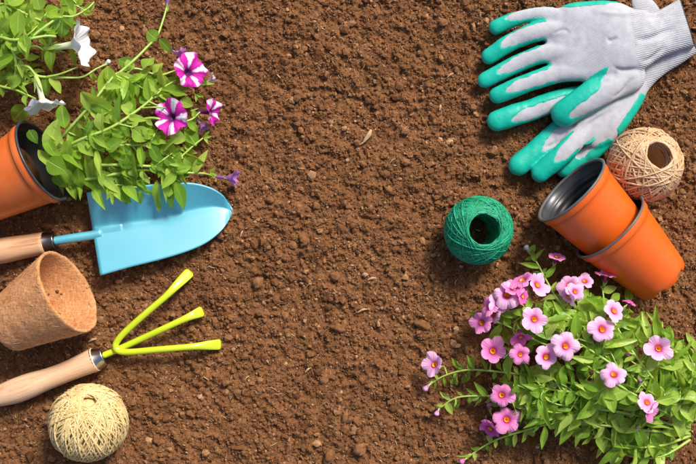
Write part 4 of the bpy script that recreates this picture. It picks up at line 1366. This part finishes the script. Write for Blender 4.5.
for b, t, w in [((108, 66, 52), (107, 110, 50), 19), ((120, 75, 50), (128, 109, 40), 24), ((134, 68, 44), (118, 57.5, 46), 13), ((143, 69, 42), (153, 56, 40), 14),
    ((157, 40, 32), (146, 30, 34), 14), ((159, 39, 30), (174, 52, 24), 10), ((168, 80, 34), (159, 99, 30), 11), ((81, 92, 64), (119, 129, 62), 20), ((133, 128, 56), (148, 141, 50), 17),
    ((106, 150, 56), (123, 140, 56), 13), ((163, 144, 42), (176, 158, 34), 15), ((130, 150, 52), (133.5, 187, 38), 13), ((184, 158, 34), (201, 172, 24), 14), ((196, 146, 28), (186, 126, 26), 14),
    ((157, 180, 34), (158, 214, 24), 9), ((172, 182, 33), (171, 211, 24), 7), ((175, 182, 33), (187.5, 211, 22), 12), ((141, 190, 34), (139, 206, 28), 6), ((87, 148, 52), (91, 191, 38), 8),
    ((58, 119, 62), (45, 158, 62), 16), ((47, 160, 62), (67, 172, 60), 20), ((29, 130, 58), (37, 143, 58), 10), ((44, 138, 60), (58, 158, 62), 11), ((62, 150, 60), (50, 176, 58), 12), ((64, 168, 52), (72, 188, 46), 12), ((48, 126, 60), (63, 144, 62), 10), ((54, 174, 52), (66, 190, 44), 11), ((38, 150, 56), (52, 168, 56), 9), ((70, 140, 60), (62, 162, 56), 12), ((65, 128, 60), (60, 103, 56), 14), ((75, 122, 56), (78, 150, 52), 13),
    ((90, 130, 58), (105, 152, 54), 15), ((112, 135, 54), (130, 128, 52), 12), ((118, 158, 50), (140, 166, 46), 15), ((100, 158, 50), (90, 175, 46), 14), ((140, 135, 48), (160, 132, 44), 12),
    ((170, 135, 40), (186, 140, 34), 14), ((152, 160, 42), (168, 172, 38), 13), ((180, 100, 32), (195, 106, 24), 11), ((188, 120, 28), (200, 122, 22), 8), ((70, 160, 52), (60, 182, 44), 14),
    ((100, 170, 46), (112, 190, 36), 14), ((78, 168, 48), (80, 190, 40), 12), ((150, 105, 46), (140, 92, 44), 13), ((135, 112, 50), (120, 106, 50), 12), ((152, 92, 42), (148, 78, 42), 11), ((160, 92, 40), (172, 100, 36), 10),
    ((125, 120, 52), (142, 118, 48), 10), ((126, 76, 46), (142, 88, 42), 14), ((133, 62, 44), (128, 74, 44), 8)]:
    pet.leaf_px(b, t, w)
for c, L, W, sp in ((sA, (10, 24), (5, 12), 11), (sC, (13, 34), (7, 15), 8), (sD, (13, 32), (6, 13), 9), (sE, (11, 30), (6, 14), 9), (sF, (9, 24), (5, 11), 9), (sG, (12, 30), (6, 13), 8), (sH, (8, 22), (4, 10), 9)):
    pet.along(c, sp, L, W, 0.12, 0.93)
# inner shoots between the main stems
for k in range(44):
    a = pet.r.uniform(0, 1)
    src = [sA, sC, sD, sE, sF, sG][k % 6]
    p0 = src[int(pet.r.uniform(0.05, 0.75) * len(src))]
    ppx = p0[0] / U / (1 - p0[2] / H) + 348; ppy = 232 - p0[1] / U / (1 - p0[2] / H); pz = p0[2] / U
    tx = ppx + pet.r.uniform(8, 32); ty = ppy + pet.r.uniform(-22, 22)
    tx = min(max(tx, 60), 182); ty = min(max(ty, 112 - 0.25 * (tx - 60)), 186)
    c = pet.stem([(ppx, ppy, pz), ((ppx + tx) / 2, (ppy + ty) / 2 + pet.r.uniform(-3, 3), pz + pet.r.uniform(-8, 6)), (tx, ty, max(18, pz - pet.r.uniform(5, 24)))], 0.9, 0.6)
    pet.along(c, 6.0, (9, 28), (4, 12), 0.2, 1.0, lift=(-0.4, 0.5))
# flowers
e = flower(pet, 168.5, 116, 50, 19, (-0.30, 0.10, 1), PET['star'], 0, CALYX_P, THROAT_D, spin=0.2); stalk(pet, P(150, 118, 42), e, 0.8)
e = flower(pet, 191, 70.5, 40, 18.5, (0.55, 0.12, 0.8), PET['star'], 1, CALYX_P, THROAT_D, spin=1.0, squeeze=1.0); stalk(pet, P(174, 71, 28), e, 0.8)
e = flower(pet, 215, 113, 26, 14.5, (0.90, -0.10, 0.28), PET['star'], 1, CALYX_P, THROAT_D, spin=2.0); stalk(pet, P(195, 116, 28), e, 0.8)
e = flower(pet, 214.5, 77, 22, 5.5, (0.8, 0.55, 0.12), PET['spent'], 0, CALYX_P, None); stalk(pet, P(190, 84, 30), e, 0.7)
e = flower(pet, 236, 179, 20, 9.0, (1.0, -0.12, 0.12), PET['mauve'], 0, CALYX_P, None); stalk(pet, P(203, 173, 25), e, 0.9)
e = flower(pet, 178.5, 50, 26, 7.0, (-0.15, 1.0, 0.35), PET['mauve'], 0, CALYX_P, None); stalk(pet, P(174, 71, 28), e, 0.7)
e = bud(pet, 167.5, 0, 14, 9, (0.05, 1, 0.05), 'mauve')
e = flower(pet, 204, 128, 22, 6.0, (0.35, -0.4, 0.1), PET['mauve'], 0, CALYX_P, None); stalk(pet, P(198, 116, 24), e, 0.7)
for q in [(206, 84), (196, 94), (204, 137), (210, 172), (185, 60)]:
    for k in range(3):
        a = pet.r.uniform(0, 6.28)
        pet.leaf_px((q[0], q[1], 24), (q[0] + 8 * math.cos(a), q[1] + 8 * math.sin(a), 26), 3)
pet.finish()

# ---------------- white petunia coming in at the top left corner
wr = P(-22, 45, 0)
wp = Plant('petunia_plant', (wr[0], wr[1], 0.0), 'white flowered petunia reaching in at the top left corner above the orange pot', 'petunia', 'pet')
wp.block = [(84, 43, 15, 44), (45, 106, 12, 50)]
s1 = wp.stem([(-22, 46, 20), (-5, 37, 45), (12, 40, 58), (30, 38.5, 60), (46, 36, 56), (56, 36.5, 52)], 2.0, 1.2)
s2 = wp.stem([(-22, 50, 18), (-6, 30, 40), (6, 40, 52), (14, 54, 52), (16, 70, 46), (12, 86, 36), (20, 92, 30)], 1.8, 1.0)
s3 = wp.stem([(15, 66, 48), (28, 67, 48), (36, 75, 46), (46, 77, 44), (62, 77.5, 42), (82, 77, 38), (96, 69, 34), (107, 64, 30)], 1.5, 0.9)
s4 = wp.stem([(-22, 66, 18), (-4, 84, 36), (16, 90, 42), (36, 99, 44)], 1.6, 1.0)
s5 = wp.stem([(-22, 40, 20), (0, 20, 44), (16, 8, 50), (24, -10, 50)], 1.8, 1.1)
s6 = wp.stem([(30, 38, 60), (46, 26, 56), (60, 17, 50), (74, 16, 44), (88, 8, 38), (94, 2, 34)], 1.5, 0.8)
s7 = wp.stem([(46, 77, 44), (60, 74, 46), (78, 67, 46)], 1.2, 0.7)
s8 = wp.stem([(-15, 10, 30), (4, 4, 52), (22, 12, 54), (44, 22, 50), (62, 30, 40)], 1.6, 0.8)
s9 = wp.stem([(14, 54, 52), (34, 46, 46), (46, 50, 40), (54, 36, 40)], 1.1, 0.7)
for b, t, w in [((52, 42, 44), (48.5, 73, 40), 10), ((63, 20, 50), (60, 38, 46), 15), ((63, -4, 48), (73, 14, 44), 14), ((24, 34, 62), (28, 59, 60), 13), ((45, 76, 44), (46, 97, 40), 10), ((50, 76, 44), (60, 94, 38), 10),
    ((22, 76, 44), (11, 98, 34), 10), ((27, 106, 34), (9, 123, 30), 18), ((19, 10, 60), (17, 40, 58), 15), ((94, 3, 34), (82, 13, 34), 8), ((58, 28, 44), (72, 36, 40), 8), ((70, 46, 36), (76, 66, 30), 6),
    ((6, 50, 50), (-4, 72, 44), 16), ((2, 44, 50), (18, 66, 44), 15), ((10, 20, 58), (-8, 34, 56), 15), ((30, 8, 56), (44, 24, 50), 14), ((40, 10, 56), (36, -8, 56), 15), ((8, 4, 58), (24, -6, 56), 14), ((46, 14, 50), (58, 6, 48), 12),
    ((36, 26, 54), (48, 34, 50), 12), ((20, 28, 52), (40, 30, 48), 14), ((4, 70, 40), (2, 92, 32), 13), ((33, 20, 58), (20, 28, 56), 14), ((85, 60, 36), (94, 52, 34), 5), ((90, 72, 36), (98, 82, 30), 6), ((-2, 8, 56), (10, 18, 56), 14), ((80, 8, 40), (92, 14, 36), 6), ((66, 22, 46), (78, 22, 42), 6)]:
    wp.leaf_px(b, t, w)
for c, sp in ((s1, 9), (s2, 9), (s5, 7), (s6, 10), (s8, 6), (s4, 13)):
    wp.along(c, sp, (10, 24), (5, 12), 0.2, 0.9)
for k in range(34):
    src = [s1, s2, s5, s8, s4, s6][k % 6]
    p0 = src[int(wp.r.uniform(0.15, 0.8) * len(src))]
    kk = U * (1 - p0[2] / H)
    ppx, ppy, pz = p0[0] / kk + 348, 232 - p0[1] / kk, p0[2] / U
    tx = min(max(ppx + wp.r.uniform(-18, 26), -8), 66); ty = min(max(ppy + wp.r.uniform(-22, 22), -8), 66 if tx > 18 else 98)
    c = wp.stem([(ppx, ppy, pz), ((ppx + tx) / 2, (ppy + ty) / 2 + wp.r.uniform(-3, 3), pz + wp.r.uniform(-8, 4)), (tx, ty, max(16, pz - wp.r.uniform(4, 24)))], 0.8, 0.5)
    wp.along(c, 6.5, (9, 24), (4, 10), 0.25, 1.02, lift=(-0.4, 0.5))
e = flower(wp, 84, 43, 44, 23, (0.95, 0.12, 0.10), PET['white'], 0, CALYX_P, None, spin=0.4); stalk(wp, P(50, 36, 54), e, 1.2)
e = flower(wp, 45, 109, 50, 19.5, (0.28, -0.95, 0.05), PET['white'], 1, CALYX_P, None, spin=0.9); stalk(wp, P(33, 72, 46), e, 1.2)
e = bud(wp, 108, 62, 30, 7, (0.8, 0.5, 0.1), 'white')
wp.finish()

# ---------------- pink flowering plant at the lower right
cr_ = P(690, 425, 0)
cal = Plant('calibrachoa_plant', (cr_[0], cr_[1], 0.0), 'bushy trailing plant full of pink yellow-eyed flowers at the lower right corner', 'flowering plant', 'cal')
CAL_FLOWERS = [
    (535, 319, 62, 14.2, (0.05, 0.05, 1), 'pink_pale', 0), (539, 284, 46, 13.2, (0.45, 0.35, 0.85), 'pink_pale', 1), (521, 278, 44, 13.5, (-0.3, 0.75, 0.35), 'pink_mid', 3),
    (507, 294, 50, 14, (-0.35, 0.35, 0.8), 'pink_pale', 1), (489, 305, 42, 13, (-0.6, 0.45, 0.5), 'pink_mid', 3), (480.5, 323, 38, 12.5, (-0.5, -0.1, 0.8), 'pink_mid', 1),
    (524, 296, 44, 9, (0.3, 0.1, 0.5), 'pink_deep', 3), (521, 338.5, 48, 11, (0.35, -0.7, 0.45), 'pink_deep', 3), (493, 351, 40, 14.2, (-0.1, 0.3, 0.9), 'pink_mid', 0),
    (521, 354.5, 50, 11.5, (0.05, 0.25, 0.95), 'pink_mid', 2), (547, 357, 58, 14.5, (0.1, 0.1, 1), 'pink_pale', 2), (566.5, 346, 64, 14.2, (0.1, -0.05, 1), 'pink_pale', 1),
    (433, 364.5, 24, 13.2, (-0.55, 0.25, 0.75), 'pink_pale', 3), (501.5, 395, 38, 12.2, (0.05, 0.05, 1), 'pink_mid', 1), (507, 419.5, 34, 13.4, (0.1, 0.1, 1), 'pink_mid', 2),
    (489, 430.5, 24, 13, (-0.65, -0.35, 0.35), 'pink_deep', 3), (568.5, 285, 52, 12.5, (-0.6, 0.35, 0.45), 'pink_pale', 3), (585, 280, 50, 10.8, (0.0, 0.6, 0.7), 'pink_pale', 1),
    (606.5, 273.5, 46, 11, (0.1, 1.0, 0.35), 'pink_mid', 3), (567, 298, 50, 10, (-0.4, -0.6, 0.4), 'pink_pale', 3), (557, 255.5, 32, 9, (0.3, 0.8, 0.4), 'pink_mid', 1),
    (603, 329, 68, 13.8, (0.0, 0.1, 1), 'pink_pale', 2), (615.5, 310, 62, 13, (0.2, 0.5, 0.8), 'pink_pale', 0), (630, 301.5, 46, 8, (0.2, 0.9, 0.2), 'pink_deep', 3),
    (659, 348.5, 66, 13.6, (0.05, 0.2, 0.95), 'pink_pale', 0), (614, 373.5, 70, 13.6, (0.0, 0.55, 0.75), 'pink_pale', 3), (500, 302, 44, 12, (-0.2, -0.3, 0.7), 'pink_pale', 1), (513, 287, 48, 12, (-0.1, 0.6, 0.6), 'pink_mid', 0), (492, 314, 38, 11, (-0.6, 0.1, 0.5), 'pink_pale', 2), (576, 291, 52, 10, (0.2, 0.3, 0.6), 'pink_pale', 2),
    (648, 402, 58, 10.5, (0.3, 0.35, 0.6), 'pink_pale', 3), (652, 412, 56, 11.5, (0.55, -0.5, 0.6), 'pink_mid', 1)]
cal.block = [(f[0], f[1], f[3], f[2] + (12 if f[0] > 515 and f[1] > 285 else 3)) for f in CAL_FLOWERS]
stems = [
    [(690, 425, 12), (650, 392, 50), (612, 362, 66), (580, 330, 60), (558, 300, 46), (546, 280, 34), (537, 263, 24), (527, 250, 16)],
    [(690, 428, 12), (640, 402, 48), (590, 388, 56), (545, 378, 44), (500, 372, 30), (468, 370, 22), (444, 376, 16), (428, 386, 12)],
    [(690, 430, 10), (640, 416, 42), (590, 408, 50), (545, 404, 40), (510, 398, 28), (480, 396, 20), (456, 398, 16), (440, 408, 12)],
    [(690, 434, 10), (640, 430, 36), (590, 424, 42), (550, 424, 34), (520, 432, 22), (496, 440, 16), (478, 450, 12), (465, 460, 10)],
    [(690, 422, 12), (664, 392, 54), (640, 362, 66), (622, 336, 60), (606, 306, 46), (602, 286, 36)],
    [(690, 418, 12), (680, 386, 50), (670, 360, 56), (664, 340, 46), (662, 322, 32)],
    [(690, 426, 12), (650, 404, 58), (610, 380, 68), (570, 356, 62), (535, 340, 50), (505, 325, 38), (482, 318, 28)],
    [(690, 436, 10), (660, 446, 30), (630, 446, 32), (600, 436, 28), (575, 430, 22)],
    [(690, 424, 12), (640, 384, 62), (590, 350, 68), (550, 326, 56), (522, 305, 44), (500, 292, 34)],
    [(690, 420, 12), (690, 392, 48), (694, 366, 50), (700, 345, 40)],
    [(640, 402, 48), (600, 396, 60), (555, 390, 50), (520, 386, 38), (500, 394, 30)],
    [(590, 424, 42), (540, 410, 40), (515, 416, 30), (502, 424, 24), (492, 436, 18)],
    [(620, 340, 58), (612, 325, 56), (618, 312, 48), (630, 303, 36)],
    [(580, 330, 60), (575, 310, 52), (572, 295, 44)],
    [(690, 440, 10), (665, 455, 24), (640, 458, 24), (610, 450, 20)]]
SC = [cal.stem(s, 1.5, 0.75) for s in stems]
for b, t, w in [((597, 433, 36), (610, 455.5, 22), 13), ((622, 440, 34), (653, 458.5, 20), 15), ((647, 444, 34), (670.5, 460.5, 22), 15), ((611, 421, 44), (637, 430, 38), 15), ((590, 413, 46), (613, 423, 40), 15),
    ((586, 388, 60), (581, 415, 52), 10), ((545, 396, 44), (552, 412, 38), 8), ((560, 395, 52), (540, 404, 46), 10), ((600, 396, 60), (590, 408, 56), 14), ((620, 398, 58), (600, 402, 58), 14),
    ((520, 384, 34), (518, 405, 26), 11), ((525, 410, 30), (536, 428, 22), 11), ((505, 432, 20), (513, 449, 12), 9), ((470, 372, 22), (460, 388, 14), 7), ((468, 370, 22), (474, 356, 20), 7),
    ((456, 398, 16), (455, 412, 10), 7), ((462, 370, 20), (452, 357, 18), 6), ((450, 375, 18), (456, 386, 12), 6), ((480, 394, 20), (466, 402, 16), 7), ((530, 345, 46), (548, 330, 44), 10),
    ((575, 330, 60), (588, 317, 58), 12), ((570, 352, 62), (557, 333, 56), 12), ((597, 345, 68), (585, 365, 64), 16), ((590, 366, 66), (576, 372, 62), 10), ((616, 340, 64), (644, 338, 60), 15),
    ((630, 330, 62), (645, 345, 58), 14), ((650, 372, 62), (634, 362, 62), 11), ((655, 365, 62), (690, 362, 56), 14), ((668, 348, 52), (663, 320, 46), 12), ((672, 352, 52), (690, 344, 44), 12), ((680, 372, 56), (700, 372, 52), 14),
    ((664, 392, 58), (646, 390, 58), 12), ((676, 394, 56), (694, 402, 50), 15), ((672, 410, 50), (690, 420, 44), 12), ((640, 416, 46), (662, 424, 40), 9), ((662, 432, 40), (692, 430, 36), 10), ((630, 392, 64), (616, 390, 62), 9),
    ((536, 262, 26), (528, 246, 22), 5), ((540, 268, 28), (523, 262, 24), 5), ((541, 272, 28), (528, 276, 22), 5), ((545, 278, 34), (556, 266, 30), 6), ((562, 300, 46), (574, 284, 44), 7), ((610, 300, 48), (622, 294, 44), 8), ((634, 320, 46), (646, 312, 40), 7),
    ((535, 340, 48), (522, 330, 42), 9), ((545, 375, 46), (530, 366, 42), 10), ((556, 378, 50), (570, 366, 52), 10), ((512, 372, 32), (500, 384, 28), 8), ((494, 336, 34), (505, 342, 34), 6), ((500, 325, 36), (486, 332, 32), 6), ((478, 312, 26), (468, 318, 22), 5)]:
    cal.leaf_px(b, t, w)
for i, c in enumerate(SC):
    if i in (1, 2, 3, 0):
        h_ = len(c) // 2
        cal.along(c[:h_ + 1], 6.5, (11, 30), (4, 13), 0.3, 1.0)
        cal.along(c[h_:], 6.0, (8, 19), (3, 7), 0.0, 0.98)
    else:
        cal.along(c, 6.5, (11, 30), (4, 13), 0.18 if i != 9 else 0.3, 0.98)
def poly_in(x, y, poly):
    inside = False
    for i in range(len(poly)):
        (x0, y0), (x1, y1) = poly[i], poly[i - 1]
        if (y0 > y) != (y1 > y) and x < (x1 - x0) * (y - y0) / (y1 - y0) + x0:
            inside = not inside
    return inside
POLY = [(520, 300), (545, 312), (575, 300), (600, 300), (630, 312), (655, 336), (704, 345), (704, 460), (660, 456), (600, 442), (560, 428), (525, 420), (505, 405), (490, 385), (478, 360), (492, 338)]
made = 0
while made < 165:
    i = int(cal.r.integers(0, len(SC))); src = SC[i]
    p0 = src[int(cal.r.uniform(0.15, 0.9) * len(src))]
    k = U * (1 - p0[2] / H)
    ppx, ppy, pz = p0[0] / k + 348, 232 - p0[1] / k, p0[2] / U
    tx = ppx + cal.r.uniform(-34, 12); ty = ppy + cal.r.uniform(-26, 26)
    if not poly_in(tx, ty, POLY):
        continue
    made += 1
    c = cal.stem([(ppx, ppy, pz), ((ppx + tx) / 2, (ppy + ty) / 2 + cal.r.uniform(-3, 3), pz + cal.r.uniform(-6, 8)), (tx, ty, max(16, pz + cal.r.uniform(-22, 6)))], 0.75, 0.5)
    cal.along(c, 5.6, (10, 29), (4, 13), 0.25, 1.02, lift=(-0.35, 0.55))

def fl(px, py, z, R, n, key, var=0, to=None):
    z = z + 12 if px > 515 and py > 285 else z + 3
    n = np.array(n) + np.append(cal.r.normal(0, 0.16, 2), 0)
    e = flower(cal, px, py, z, R * cal.r.uniform(0.93, 1.08), n, CAL[key], int(cal.r.integers(0, 8)), CALYX_F, THROAT_Y)
    b = min((c[np.argmin(np.linalg.norm(c - e, axis=1))] for c in SC), key=lambda q: np.linalg.norm(q - e))
    if np.linalg.norm(b - e) < 0.06:
        stalk(cal, b, e, 0.6)
for a in CAL_FLOWERS:
    fl(*a)
def bd(px, py, z, R, n, key):
    e = bud(cal, px, py, z, R, n, key)
    b = min((c[np.argmin(np.linalg.norm(c - e, axis=1))] for c in SC), key=lambda q: np.linalg.norm(q - e))
    if np.linalg.norm(b - e) < 0.05:
        stalk(cal, b, e, 0.6)
for a in [(426, 388, 12, 9, (-0.7, -0.7, 0.05), 'pink_pale'), (437, 413, 11, 8, (-0.4, -0.9, 0), 'pink_pale'), (462.5, 461, 9, 9, (-0.7, -0.6, 0), 'pink_mid'), (489, 406, 24, 6.5, (-0.2, 0.8, 0.3), 'mauve'),
    (541, 387, 48, 7, (-0.6, 0.3, 0.4), 'pink_pale'), (556, 414, 38, 7.5, (0.9, -0.1, 0.3), 'pink_mid'), (628, 354, 66, 8, (-0.3, 0.5, 0.6), 'pink_deep'), (592, 342, 62, 6, (0, 0.4, 0.8), 'mauve'), (568, 322, 52, 6.5, (0.2, 0.4, 0.5), 'pink_deep'),
    (640, 381, 66, 5, (0.1, 0.8, 0.4), 'mauve'), (527, 248, 17, 8, (-0.6, 0.8, 0), 'white'), (637, 428, 44, 4.5, (-0.6, 0.4, 0.5), 'mauve'), (588, 334, 58, 6, (-0.5, 0.3, 0.4), 'pink_pale')]:
    bd(*a)
cal.finish()
print('leaves', pet.n, wp.n, cal.n, 'rest', cal.o)
print('tris', sum(len(m.loops) - 2 * len(m.polygons) for m in bpy.data.meshes))
